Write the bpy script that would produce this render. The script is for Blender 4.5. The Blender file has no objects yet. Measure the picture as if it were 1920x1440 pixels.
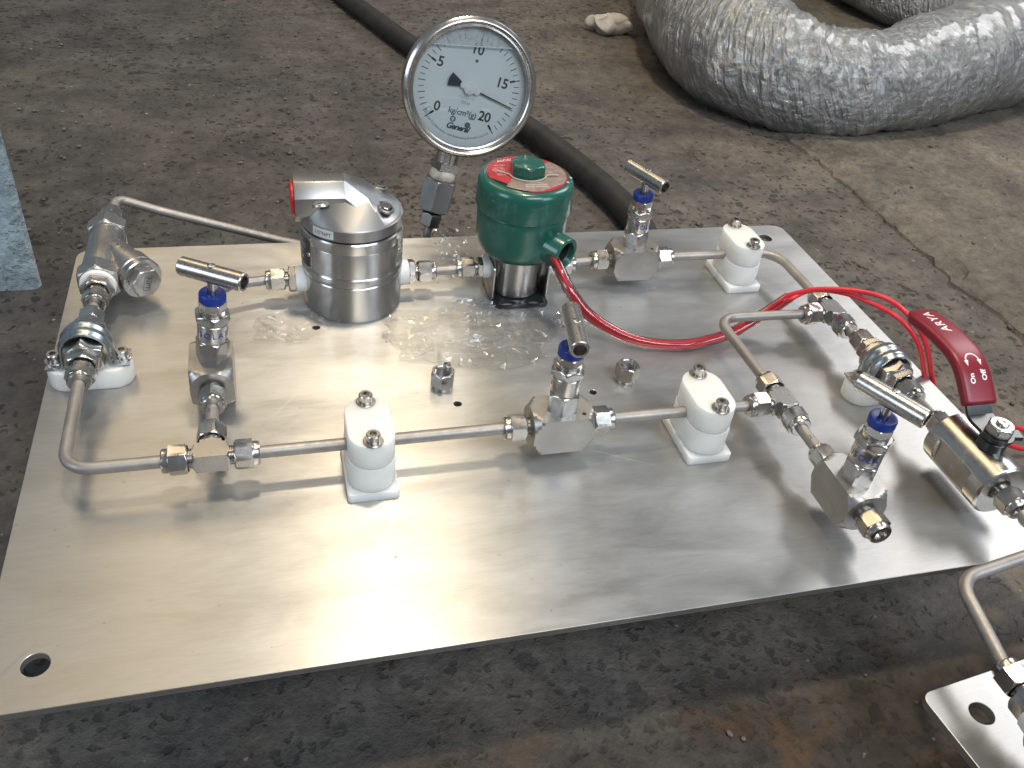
import bpy, bmesh, math, random
from math import sin, cos, pi, radians, sqrt, atan2
from mathutils import Vector, Matrix, noise
from mathutils.bvhtree import BVHTree
from mathutils.geometry import delaunay_2d_cdt

random.seed(7)
S = 0.001                       # everything below is written in millimetres
scene = bpy.context.scene
COL = scene.collection
V = Vector

# ------------------------------------------------------------------ camera
cam_data = bpy.data.cameras.new("camera")
cam_data.lens = 31.22
cam_data.sensor_width = 36.0
cam_data.clip_start = 0.01
cam_data.clip_end = 60
cam = bpy.data.objects.new("camera", cam_data)
COL.objects.link(cam)
_r = V((0.96445258, -0.24508949, 0.09880472))
_d = V((-0.07711491, -0.61865562, -0.78186861))
_f = V((0.25275387, 0.74645587, -0.61556406))
M = Matrix.Identity(4)
for i in range(3):
    M[i][0], M[i][1], M[i][2] = _r[i], -_d[i], -_f[i]
M[0][3], M[1][3], M[2][3] = 0.13977, -0.25078, 0.36817
cam.matrix_world = M
scene.camera = cam

# ------------------------------------------------------------------ world and lamps
world = bpy.data.worlds.new("World")
scene.world = world
world.use_nodes = True
bg = world.node_tree.nodes["Background"]
bg.inputs[0].default_value = (0.80, 0.88, 1.0, 1)
bg.inputs[1].default_value = 0.19

scene.view_settings.view_transform = 'Standard'
scene.view_settings.look = 'None'
scene.view_settings.exposure = 0.12
scene.view_settings.gamma = 1.0


def area_lamp(name, pos, target, sx, sy, watts, col):
    l = bpy.data.lights.new(name, 'AREA')
    l.shape = 'RECTANGLE'
    l.size, l.size_y = sx, sy
    l.energy = watts
    l.color = col
    o = bpy.data.objects.new(name, l)
    COL.objects.link(o)
    o.location = pos
    o.rotation_euler = (V(target) - V(pos)).to_track_quat('-Z', 'Y').to_euler()
    return o


# roof light over the bench, warm roof sheets on the far left, a cool open bay on the right, side daylight, an added fill behind the viewer
area_lamp("roof_light", (0.40, 0.42, 2.6), (0.30, 0.22, 0), 0.26, 0.18, 30, (1.0, 0.84, 0.62))
area_lamp("roof_sheet_warm", (-0.95, 3.3, 4.4), (0.2, 0.2, 0), 1.6, 2.4, 36, (1.0, 0.77, 0.46))
area_lamp("roof_sheet_narrow", (1.02, 3.3, 4.6), (0.2, 0.2, 0), 0.28, 2.4, 19, (1.0, 0.84, 0.56))
area_lamp("bay_door_right", (4.8, 2.5, 4.1), (0.4, 0.2, 0), 1.9, 2.6, 105, (0.98, 0.97, 0.98))
area_lamp("daylight_left", (-3.2, -1.2, 1.6), (0.2, 0.2, 0), 1.4, 1.6, 36, (0.74, 0.87, 1.0))
area_lamp("daylight_right", (2.4, -2.2, 1.9), (0.3, 0.2, 0), 1.3, 1.5, 36, (0.76, 0.87, 1.0))
area_lamp("front_fill", (0.75, -1.7, 2.4), (0.3, 0.45, 0.1), 1.5, 0.9, 40, (0.86, 0.93, 1.0))  # added cool fill behind the viewer, brightens the dial and front faces


# ------------------------------------------------------------------ materials
def mat(name):
    m = bpy.data.materials.new(name)
    m.use_nodes = True
    nt = m.node_tree
    b = nt.nodes["Principled BSDF"]
    return m, nt, b


def N(nt, typ, **kw):
    n = nt.nodes.new(typ)
    for k, v in kw.items():
        setattr(n, k, v)
    return n


def ramp(nt, fac, stops):
    r = N(nt, 'ShaderNodeValToRGB')
    el = r.color_ramp.elements
    while len(el) < len(stops):
        el.new(0.5)
    for e, (p, c) in zip(el, stops):
        e.position = p
        e.color = c if len(c) == 4 else (*c, 1)
    nt.links.new(fac, r.inputs[0])
    return r.outputs[0]


def noise_tex(nt, scale, detail=4, rough=0.55, stretch=None, obj=True, dist=0.0):
    tc = N(nt, 'ShaderNodeTexCoord')
    mp = N(nt, 'ShaderNodeMapping')
    nt.links.new(tc.outputs['Object'], mp.inputs[0])
    if stretch:
        mp.inputs['Scale'].default_value = stretch
    n = N(nt, 'ShaderNodeTexNoise')
    n.inputs['Scale'].default_value = scale
    n.inputs['Detail'].default_value = detail
    n.inputs['Roughness'].default_value = rough
    n.inputs['Distortion'].default_value = dist
    nt.links.new(mp.outputs[0], n.inputs[0])
    return n.outputs[0]


def bump(nt, b, height, strength, distance):
    bp = N(nt, 'ShaderNodeBump')
    bp.inputs['Strength'].default_value = strength
    bp.inputs['Distance'].default_value = distance
    nt.links.new(height, bp.inputs['Height'])
    nt.links.new(bp.outputs[0], b.inputs['Normal'])
    return bp


def metal(name, col, rough, var=0.06, nscale=400, bstr=0.05, stretch=None, cvar=0.12):
    m, nt, b = mat(name)
    b.inputs['Metallic'].default_value = 1.0
    n1 = noise_tex(nt, nscale, 3, 0.6, stretch)
    n2 = noise_tex(nt, 60, 3, 0.6)
    c0 = tuple(c * (1 - cvar) for c in col)
    c1 = tuple(min(1, c * (1 + cvar)) for c in col)
    nt.links.new(ramp(nt, n2, [(0.3, c0), (0.7, c1)]), b.inputs['Base Color'])
    mr = N(nt, 'ShaderNodeMapRange')
    mr.inputs[1].default_value, mr.inputs[2].default_value = 0.3, 0.7
    mr.inputs[3].default_value, mr.inputs[4].default_value = max(0.02, rough - var), rough + var
    nt.links.new(n1, mr.inputs[0])
    nt.links.new(mr.outputs[0], b.inputs['Roughness'])
    bump(nt, b, n1, bstr, 0.0004)
    return m


def plain(name, col, rough, cvar=0.1, nscale=120, bstr=0.04, coat=0.0, sss=0.0, spec=0.5):
    m, nt, b = mat(name)
    n = noise_tex(nt, nscale, 4, 0.6)
    c0 = tuple(c * (1 - cvar) for c in col)
    c1 = tuple(min(1, c * (1 + cvar)) for c in col)
    nt.links.new(ramp(nt, n, [(0.3, c0), (0.7, c1)]), b.inputs['Base Color'])
    b.inputs['Roughness'].default_value = rough
    b.inputs['Coat Weight'].default_value = coat
    b.inputs['Coat Roughness'].default_value = 0.08
    b.inputs['Specular IOR Level'].default_value = spec
    if sss:
        b.inputs['Subsurface Weight'].default_value = sss
        b.inputs['Subsurface Radius'].default_value = (0.9, 0.9, 0.8)
        b.inputs['Subsurface Scale'].default_value = 0.012
    bump(nt, b, n, bstr, 0.0005)
    return m


STEEL = metal("bright_steel", (0.56, 0.535, 0.50), 0.24, 0.05, 120, 0.015)
MACH = metal("machined_steel", (0.50, 0.48, 0.45), 0.30, 0.06, 700, 0.05)
MILL = metal("milled_steel", (0.44, 0.425, 0.405), 0.42, 0.06, 300, 0.06, (1, 1, 8))
TUBE = metal("pickled_tube", (0.37, 0.345, 0.32), 0.50, 0.08, 250, 0.10)
TUBE.node_tree.nodes["Principled BSDF"].inputs["Metallic"].default_value = 0.75
BOLTST = metal("bolt_steel", (0.50, 0.47, 0.43), 0.30, 0.06, 300, 0.06)
FORGE = metal("forged_steel", (0.50, 0.48, 0.455), 0.34, 0.08, 900, 0.22)
CAST = metal("blasted_steel", (0.40, 0.395, 0.385), 0.36, 0.03, 1500, 0.06, None, 0.04)
TURNED = metal("turned_steel", (0.60, 0.58, 0.55), 0.26, 0.012, 60, 0.003, (1, 1, 30), 0.03)
_b = TURNED.node_tree.nodes["Principled BSDF"]
_b.inputs['Anisotropic'].default_value = 0.9
_t = TURNED.node_tree.nodes.new('ShaderNodeTangent')
_t.direction_type = 'RADIAL'
_t.axis = 'Z'
TURNED.node_tree.links.new(_t.outputs[0], _b.inputs['Tangent'])
_b.inputs['Anisotropic Rotation'].default_value = 0.25
ZINC = metal("zinc_strap", (0.47, 0.53, 0.56), 0.30, 0.1, 200, 0.15)
DARKST = metal("dark_steel", (0.26, 0.25, 0.24), 0.34, 0.06, 400, 0.05)
GREYST = metal("grey_adapter_steel", (0.30, 0.30, 0.305), 0.38, 0.06, 400, 0.05)
NYLON = plain("white_nylon", (0.83, 0.825, 0.77), 0.30, 0.03, 40, 0.03, 0, 0.75)
TAPE = plain("thread_tape", (0.80, 0.79, 0.76), 0.55, 0.06, 300, 0.3)
TAPEOLD = plain("stained_tape", (0.50, 0.44, 0.36), 0.6, 0.45, 150, 0.4)
BLUE = plain("blue_plastic", (0.012, 0.035, 0.24), 0.38, 0.08, 150, 0.03)
INKBLUE = plain("blue_ink", (0.02, 0.07, 0.35), 0.4)
GREEN = plain("green_enamel", (0.006, 0.096, 0.068), 0.30, 0.12, 90, 0.05, 0.5)
REDGRIP = plain("red_vinyl", (0.215, 0.011, 0.024), 0.36, 0.12, 70, 0.05)
REDWIRE = plain("red_wire", (0.66, 0.018, 0.035), 0.35, 0.08)
REDPLUG = plain("red_plug", (0.60, 0.01, 0.01), 0.4)
BLACK = plain("black_print", (0.018, 0.018, 0.02), 0.5)
GREYINK = plain("faded_print", (0.06, 0.07, 0.075), 0.6)
BLACKPT = plain("black_zinc", (0.018, 0.020, 0.022), 0.28, 0.2, 200, 0.05, 0.3)
HOLE = plain("dark_bore", (0.012, 0.011, 0.010), 0.7)
DIAL = plain("dial_white", (0.86, 0.90, 0.90), 0.5, 0.03, 20, 0.0)
WHITEPR = plain("white_print", (0.80, 0.70, 0.70), 0.5)
REDLAB = plain("red_label", (0.40, 0.022, 0.030), 0.40, 0.15, 120, 0.05)
GREYLAB = plain("rubbed_label", (0.26, 0.19, 0.165), 0.5, 0.25, 260, 0.15)
PAPER = plain("paper_sticker", (0.62, 0.63, 0.63), 0.5, 0.03)
RUBBER = plain("black_hose", (0.022, 0.020, 0.019), 0.55, 0.5, 40, 0.25)
RAG = plain("white_rag", (0.55, 0.50, 0.43), 0.9, 0.2, 60, 0.6)


def plate_material():
    m, nt, b = mat("brushed_plate")
    b.inputs['Metallic'].default_value = 0.82
    fine = noise_tex(nt, 60, 5, 0.65, (1.0, 22.0, 1.0))
    broad = noise_tex(nt, 11, 6, 0.68, (1.0, 3.2, 1.0), dist=0.5)
    col = ramp(nt, broad, [(0.28, (0.41, 0.397, 0.375)), (0.5, (0.50, 0.488, 0.464)), (0.72, (0.58, 0.57, 0.547))])
    mixc = N(nt, 'ShaderNodeMix', data_type='RGBA', blend_type='MULTIPLY')
    mixc.inputs[0].default_value = 0.6
    nt.links.new(col, mixc.inputs[6])
    nt.links.new(ramp(nt, fine, [(0.3, (0.80, 0.79, 0.77)), (0.7, (1, 1, 1))]), mixc.inputs[7])
    # small dull spots of dirt
    spots = noise_tex(nt, 160, 2, 0.5)
    sp = ramp(nt, spots, [(0.70, (1, 1, 1)), (0.80, (0.55, 0.53, 0.50))])
    mix2 = N(nt, 'ShaderNodeMix', data_type='RGBA', blend_type='MULTIPLY')
    mix2.inputs[0].default_value = 0.5
    nt.links.new(mixc.outputs[2], mix2.inputs[6])
    nt.links.new(sp, mix2.inputs[7])
    nt.links.new(mix2.outputs[2], b.inputs['Base Color'])
    mr = N(nt, 'ShaderNodeMapRange')
    mr.inputs[1].default_value, mr.inputs[2].default_value = 0.3, 0.7
    mr.inputs[3].default_value, mr.inputs[4].default_value = 0.32, 0.41
    nt.links.new(broad, mr.inputs[0])
    nt.links.new(mr.outputs[0], b.inputs['Roughness'])
    rg = mr.outputs[0]
    for rot_, sc_ in ((0.5, 5), (-0.9, 7)):
        tcs = N(nt, 'ShaderNodeTexCoord')
        m0 = N(nt, 'ShaderNodeMapping')
        m0.inputs['Rotation'].default_value = (0, 0, rot_)
        m1 = N(nt, 'ShaderNodeMapping')
        m1.inputs['Scale'].default_value = (sc_, 260, 1)
        ns = N(nt, 'ShaderNodeTexNoise')
        ns.inputs['Scale'].default_value = 1.0
        ns.inputs['Detail'].default_value = 2
        ns.inputs['Distortion'].default_value = 0.3
        nt.links.new(tcs.outputs['Object'], m0.inputs[0])
        nt.links.new(m0.outputs[0], m1.inputs[0])
        nt.links.new(m1.outputs[0], ns.inputs[0])
        sr = N(nt, 'ShaderNodeMapRange')
        sr.inputs[1].default_value, sr.inputs[2].default_value = 0.73, 0.79
        sr.inputs[3].default_value, sr.inputs[4].default_value = 0.0, 0.16
        nt.links.new(ns.outputs[0], sr.inputs[0])
        ad_ = N(nt, 'ShaderNodeMath', operation='ADD')
        nt.links.new(rg, ad_.inputs[0])
        nt.links.new(sr.outputs[0], ad_.inputs[1])
        rg = ad_.outputs[0]
    nt.links.new(rg, b.inputs['Roughness'])
    b.inputs['Anisotropic'].default_value = 0.93
    tg = N(nt, 'ShaderNodeCombineXYZ')
    tg.inputs[1].default_value = 1.0
    nt.links.new(tg.outputs[0], b.inputs['Tangent'])
    bump(nt, b, fine, 0.16, 0.0003)
    return m


PLATE = plate_material()


def floor_material(name, base, dark, light, pits=0.5, shade_and_rust=False):
    m, nt, b = mat(name)
    big = noise_tex(nt, 2.1, 4, 0.6, dist=0.2)
    mid = noise_tex(nt, 13, 6, 0.65)
    fine = noise_tex(nt, 85, 6, 0.75)
    where = noise_tex(nt, 3.4, 3, 0.6)
    c1 = ramp(nt, big, [(0.32, dark), (0.5, base), (0.70, light)])
    c2 = ramp(nt, mid, [(0.3, (0.52, 0.52, 0.54)), (0.7, (1.42, 1.39, 1.34))])
    c3 = ramp(nt, fine, [(0.3, (0.62, 0.62, 0.62)), (0.75, (1.38, 1.38, 1.38))])
    # chipped pits of uneven size, thicker in some areas than in others
    tc = N(nt, 'ShaderNodeTexCoord')
    wob = N(nt, 'ShaderNodeTexNoise')
    wob.inputs['Scale'].default_value = 90
    wob.inputs['Detail'].default_value = 5
    nt.links.new(tc.outputs['Object'], wob.inputs[0])
    wv = N(nt, 'ShaderNodeVectorMath', operation='MULTIPLY_ADD')
    nt.links.new(wob.outputs['Color'], wv.inputs[0])
    wv.inputs[1].default_value = (0.020, 0.020, 0)
    nt.links.new(tc.outputs['Object'], wv.inputs[2])
    prev = None
    for scale, top in ((72, 0.36), (150, 0.44)):
        vo = N(nt, 'ShaderNodeTexVoronoi')
        vo.inputs['Scale'].default_value = scale
        nt.links.new(wv.outputs[0], vo.inputs[0])
        sep = N(nt, 'ShaderNodeSeparateColor')
        nt.links.new(vo.outputs['Color'], sep.inputs[0])
        rad = N(nt, 'ShaderNodeMath', operation='MULTIPLY')
        pw = N(nt, 'ShaderNodeMath', operation='POWER')
        nt.links.new(sep.outputs[0], pw.inputs[0])
        pw.inputs[1].default_value = 1.6
        nt.links.new(pw.outputs[0], rad.inputs[0])
        wr = N(nt, 'ShaderNodeMapRange')
        wr.inputs[1].default_value, wr.inputs[2].default_value = 0.35, 0.62
        wr.inputs[3].default_value, wr.inputs[4].default_value = top * 0.45, top * 1.25
        nt.links.new(where, wr.inputs[0])
        nt.links.new(wr.outputs[0], rad.inputs[1])
        df = N(nt, 'ShaderNodeMath', operation='SUBTRACT')
        nt.links.new(vo.outputs['Distance'], df.inputs[0])
        nt.links.new(rad.outputs[0], df.inputs[1])
        if prev is None:
            prev = df
        else:
            mn = N(nt, 'ShaderNodeMath', operation='MINIMUM')
            nt.links.new(prev.outputs[0], mn.inputs[0])
            nt.links.new(df.outputs[0], mn.inputs[1])
            prev = mn
    th = N(nt, 'ShaderNodeMath', operation='ADD')
    nt.links.new(prev.outputs[0], th.inputs[0])
    th.inputs[1].default_value = 0.5
    c4 = ramp(nt, th.outputs[0], [(0.47, (0.30, 0.30, 0.31)), (0.58, (1, 1, 1))])
    cur = c1
    pf = None
    if shade_and_rust:
        sy = N(nt, 'ShaderNodeSeparateXYZ')
        nt.links.new(tc.outputs['Object'], sy.inputs[0])
        py = N(nt, 'ShaderNodeMapRange')
        py.inputs[1].default_value, py.inputs[2].default_value = -0.05, 0.25
        py.inputs[3].default_value, py.inputs[4].default_value = pits * 0.5, pits
        nt.links.new(sy.outputs[1], py.inputs[0])
        pf = py.outputs[0]
    for c, f in ((c2, 1.0), (c3, 1.0), (c4, pits)):
        mx = N(nt, 'ShaderNodeMix', data_type='RGBA', blend_type='MULTIPLY')
        mx.inputs[0].default_value = f
        if c is c4 and pf is not None:
            nt.links.new(pf, mx.inputs[0])
        nt.links.new(cur, mx.inputs[6])
        nt.links.new(c, mx.inputs[7])
        cur = mx.outputs[2]
    if shade_and_rust:
        # darker at the left, front shade painted into the colour, rust scale over it
        sx = N(nt, 'ShaderNodeSeparateXYZ')
        nt.links.new(tc.outputs['Object'], sx.inputs[0])
        wide = noise_tex(nt, 5.0, 5, 0.65)

        def mask(sock, a, b, amp):
            sm_ = N(nt, 'ShaderNodeMath', operation='MULTIPLY_ADD')
            nt.links.new(wide, sm_.inputs[0])
            sm_.inputs[1].default_value = amp
            nt.links.new(sock, sm_.inputs[2])
            q = N(nt, 'ShaderNodeMapRange', interpolation_type='SMOOTHSTEP')
            q.inputs[1].default_value, q.inputs[2].default_value = a + amp / 2, b + amp / 2
            q.inputs[3].default_value, q.inputs[4].default_value = 0.0, 1.0
            nt.links.new(sm_.outputs[0], q.inputs[0])
            return q.outputs[0]

        def over(cur, fac, col, mode='MULTIPLY'):
            x_ = N(nt, 'ShaderNodeMix', data_type='RGBA', blend_type=mode)
            nt.links.new(fac, x_.inputs[0])
            nt.links.new(cur, x_.inputs[6])
            x_.inputs[7].default_value = (*col, 1)
            return x_.outputs[2]
        cur = over(cur, mask(sx.outputs[0], 0.55, -0.05, 0.5), (0.58, 0.62, 0.68))
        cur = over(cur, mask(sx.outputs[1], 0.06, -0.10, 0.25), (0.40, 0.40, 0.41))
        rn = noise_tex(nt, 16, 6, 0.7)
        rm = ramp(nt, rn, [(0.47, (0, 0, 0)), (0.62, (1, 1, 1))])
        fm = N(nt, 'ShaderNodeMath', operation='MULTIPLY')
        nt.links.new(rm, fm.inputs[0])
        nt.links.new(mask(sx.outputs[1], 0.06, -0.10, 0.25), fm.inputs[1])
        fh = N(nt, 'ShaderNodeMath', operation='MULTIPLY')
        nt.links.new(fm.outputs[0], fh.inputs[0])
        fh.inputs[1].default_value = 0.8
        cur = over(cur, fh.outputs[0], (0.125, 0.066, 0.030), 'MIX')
    # pale specks
    spk = noise_tex(nt, 130, 1, 0.4)
    sm = ramp(nt, spk, [(0.76, (0, 0, 0)), (0.80, (1, 1, 1))])
    mx = N(nt, 'ShaderNodeMix', data_type='RGBA')
    nt.links.new(sm, mx.inputs[0])
    nt.links.new(cur, mx.inputs[6])
    mx.inputs[7].default_value = (0.26, 0.24, 0.22, 1)
    nt.links.new(mx.outputs[2], b.inputs['Base Color'])
    mr = N(nt, 'ShaderNodeMapRange')
    mr.inputs[3].default_value, mr.inputs[4].default_value = 0.5, 0.9
    nt.links.new(mid, mr.inputs[0])
    nt.links.new(mr.outputs[0], b.inputs['Roughness'])
    b.inputs['Specular IOR Level'].default_value = 0.35
    pr = ramp(nt, th.outputs[0], [(0.44, (0.80, 0.80, 0.80)), (0.60, (1, 1, 1))])
    ad = N(nt, 'ShaderNodeMath', operation='MULTIPLY_ADD')
    nt.links.new(fine, ad.inputs[0])
    ad.inputs[1].default_value = 0.9
    nt.links.new(pr, ad.inputs[2])
    ad2 = N(nt, 'ShaderNodeMath', operation='ADD')
    nt.links.new(ad.outputs[0], ad2.inputs[0])
    nt.links.new(mid, ad2.inputs[1])
    bump(nt, b, ad2.outputs[0], 0.85, 0.004)
    return m


FLOOR = floor_material("shaded_stained_floor", (0.134, 0.118, 0.102), (0.098, 0.091, 0.085), (0.168, 0.143, 0.118), 0.85, True)
SLAB = floor_material("concrete", (0.152, 0.134, 0.109), (0.118, 0.106, 0.088), (0.190, 0.166, 0.134), 0.25)
POST = floor_material("painted_concrete", (0.36, 0.45, 0.50), (0.30, 0.38, 0.43), (0.42, 0.51, 0.55), 0.3)


def clear_material(name, tint, gloss=0.12, rough=0.06, bscale=200, bstr=0.5, fres=0.8):
    m, nt, b = mat(name)
    nt.nodes.remove(b)
    out = nt.nodes["Material Output"]
    tr = N(nt, 'ShaderNodeBsdfTransparent')
    tr.inputs[0].default_value = (*tint, 1)
    gl = N(nt, 'ShaderNodeBsdfGlossy')
    gl.inputs['Roughness'].default_value = rough
    lw = N(nt, 'ShaderNodeLayerWeight')
    lw.inputs[0].default_value = 0.35
    ma = N(nt, 'ShaderNodeMath', operation='MULTIPLY_ADD')
    nt.links.new(lw.outputs['Fresnel'], ma.inputs[0])
    ma.inputs[1].default_value = fres
    ma.inputs[2].default_value = gloss
    mx = N(nt, 'ShaderNodeMixShader')
    nt.links.new(ma.outputs[0], mx.inputs[0])
    nt.links.new(tr.outputs[0], mx.inputs[1])
    nt.links.new(gl.outputs[0], mx.inputs[2])
    nt.links.new(mx.outputs[0], out.inputs[0])
    if bstr:
        n = noise_tex(nt, bscale, 3, 0.6)
        bp = N(nt, 'ShaderNodeBump')
        bp.inputs['Strength'].default_value = bstr
        bp.inputs['Distance'].default_value = 0.001
        nt.links.new(n, bp.inputs['Height'])
        nt.links.new(bp.outputs[0], gl.inputs['Normal'])
        nt.links.new(bp.outputs[0], lw.inputs['Normal'])
    return m


FILM = clear_material("clear_film", (0.975, 0.975, 0.975), 0.055, 0.13, 60, 0.0, 0.40)
SLEEVE = clear_material("clear_sleeve", (0.95, 0.93, 0.92), 0.05, 0.05, 100, 0.1)
GLASS = clear_material("gauge_glass", (0.97, 0.98, 0.98), 0.03, 0.02, 100, 0.0)


def wrap_material():
    m, nt, b = mat("foil_bubble_wrap")
    tc = N(nt, 'ShaderNodeTexCoord')
    mp = N(nt, 'ShaderNodeMapping')
    mp.inputs['Scale'].default_value = (1, 1, 1)
    nt.links.new(tc.outputs['UV'], mp.inputs[0])
    n1 = N(nt, 'ShaderNodeTexNoise')
    n1.inputs['Scale'].default_value = 20
    n1.inputs['Detail'].default_value = 6
    n1.inputs['Roughness'].default_value = 0.7
    n1.inputs['Distortion'].default_value = 1.2
    nt.links.new(mp.outputs[0], n1.inputs[0])
    mp2 = N(nt, 'ShaderNodeMapping')
    mp0 = N(nt, 'ShaderNodeMapping')
    mp0.inputs['Rotation'].default_value = (0, 0, radians(24))
    nt.links.new(tc.outputs['UV'], mp0.inputs[0])
    mp2.inputs['Scale'].default_value = (70, 9, 1)
    nt.links.new(mp0.outputs[0], mp2.inputs[0])
    n2 = N(nt, 'ShaderNodeTexNoise')
    n2.inputs['Scale'].default_value = 1.0
    n2.inputs['Detail'].default_value = 3
    n2.inputs['Distortion'].default_value = 0.4
    nt.links.new(mp2.outputs[0], n2.inputs[0])
    vo = N(nt, 'ShaderNodeTexVoronoi')
    vo.inputs['Scale'].default_value = 42
    vo.inputs['Randomness'].default_value = 0.45
    nt.links.new(mp.outputs[0], vo.inputs[0])
    ad = N(nt, 'ShaderNodeMath', operation='ADD')
    nt.links.new(n1.outputs[0], ad.inputs[0])
    nt.links.new(n2.outputs[0], ad.inputs[1])
    ad2 = N(nt, 'ShaderNodeMath', operation='MULTIPLY_ADD')
    nt.links.new(vo.outputs['Distance'], ad2.inputs[0])
    ad2.inputs[1].default_value = -0.25
    nt.links.new(ad.outputs[0], ad2.inputs[2])
    nt.links.new(ramp(nt, n1.outputs[0], [(0.3, (0.26, 0.265, 0.265)), (0.5, (0.40, 0.405, 0.40)), (0.72, (0.58, 0.585, 0.575))]), b.inputs['Base Color'])
    b.inputs['Metallic'].default_value = 0.6
    b.inputs['Roughness'].default_value = 0.30
    b.inputs['Coat Weight'].default_value = 0.6
    b.inputs['Coat Roughness'].default_value = 0.12
    bump(nt, b, ad2.outputs[0], 1.0, 0.008)
    return m


WRAP = wrap_material()


# ------------------------------------------------------------------ mesh helpers (mm)
def frame(p, d, up=(0, 0, 1)):
    """matrix whose Z axis is d and whose X axis is as near to 'up' as possible"""
    z = V(d).normalized()
    u = V(up)
    if abs(z.dot(u.normalized())) > 0.98:
        u = V((1, 0, 0))
    x = (u - z * u.dot(z)).normalized()
    y = z.cross(x)
    m = Matrix.Identity(4)
    for i in range(3):
        m[i][0], m[i][1], m[i][2], m[i][3] = x[i], y[i], z[i], p[i]
    return m


I4 = Matrix.Identity(4)


def hexf(af, n=6, off=0.0):
    st = 2 * pi / n

    def f(t):
        return af / 2 / cos(((t + off) % st) - st / 2)
    return f


def loft(bm, M, rings, n=36, caps=(True, True), off=0.0, close=False):
    vr = []
    for z, r in rings:
        ring = []
        for k in range(n):
            t = 2 * pi * k / n + off
            rr = r(t) if callable(r) else r
            ring.append(bm.verts.new(M @ V((rr * cos(t), rr * sin(t), z))))
        vr.append(ring)
    pairs = list(zip(vr, vr[1:]))
    if close:
        pairs.append((vr[-1], vr[0]))
    for a, b in pairs:
        for k in range(n):
            j = (k + 1) % n
            bm.faces.new((a[k], a[j], b[j], b[k]))
    if not close:
        if caps[0]:
            bm.faces.new(list(reversed(vr[0])))
        if caps[1]:
            bm.faces.new(vr[-1])
    return bm


def chamfered(f, z0, z1, rmin, c=1.0, ends=(True, True)):
    """rings of a polygon bar whose ends are turned down to rmin over the length c"""
    def cut(R):
        return lambda t: min(f(t), R)
    rmax = max(f(2 * pi * k / 144) for k in range(144))
    out = []
    steps = (0.0, 0.33, 0.66, 1.0)
    if ends[0]:
        for s in steps:
            out.append((z0 + c * s, cut(rmin + (rmax - rmin) * s)))
    else:
        out.append((z0, f))
    if ends[1]:
        for s in reversed(steps):
            out.append((z1 - c * s, cut(rmin + (rmax - rmin) * s)))
    else:
        out.append((z1, f))
    return out


def extrude_poly(bm, M, pts, z0, z1):
    a = [bm.verts.new(M @ V((x, y, z0))) for x, y in pts]
    b = [bm.verts.new(M @ V((x, y, z1))) for x, y in pts]
    n = len(pts)
    bm.faces.new(list(reversed(a)))
    bm.faces.new(b)
    for k in range(n):
        j = (k + 1) % n
        bm.faces.new((a[k], a[j], b[j], b[k]))


def box(bm, M, x0, x1, y0, y1, z0, z1):
    extrude_poly(bm, M, [(x0, y0), (x1, y0), (x1, y1), (x0, y1)], z0, z1)


def bevel_sharp(bm, w, ang=40, seg=2):
    bm.normal_update()
    es = [e for e in bm.edges if len(e.link_faces) == 2 and e.calc_face_angle(0) > radians(ang)]
    if es:
        bmesh.ops.bevel(bm, geom=es, offset=w, segments=seg, affect='EDGES', profile=0.5, clamp_overlap=True)


def fillet(pts, rad, n=8):
    pts = [V(p) for p in pts]
    out = [pts[0]]
    for i in range(1, len(pts) - 1):
        a, b, c = pts[i - 1], pts[i], pts[i + 1]
        r = rad[i - 1] if isinstance(rad, (list, tuple)) else rad
        u, w = (a - b).normalized(), (c - b).normalized()
        ang = u.angle(w)
        t = min(r / math.tan(ang / 2), (a - b).length * 0.49, (c - b).length * 0.49)
        r = t * math.tan(ang / 2)
        ctr = b + (u + w).normalized() * (r / sin(ang / 2))
        p0, p1 = b + u * t, b + w * t
        v0, v1 = p0 - ctr, p1 - ctr
        tot = v0.angle(v1)
        ax = v0.cross(v1).normalized()
        for k in range(n + 1):
            out.append(ctr + Matrix.Rotation(tot * k / n, 3, ax) @ v0)
    out.append(pts[-1])
    return out


def catmull(pts, n=10):
    P = [V(p) for p in pts]
    P = [P[0] * 2 - P[1]] + P + [P[-1] * 2 - P[-2]]
    out = []
    for i in range(1, len(P) - 2):
        for k in range(n):
            t = k / n
            a, b, c, d = P[i - 1:i + 3]
            out.append(0.5 * ((2 * b) + (c - a) * t + (2 * a - 5 * b + 4 * c - d) * t * t + (3 * b - a - 3 * c + d) * t ** 3))
    out.append(P[-2])
    return out


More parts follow.
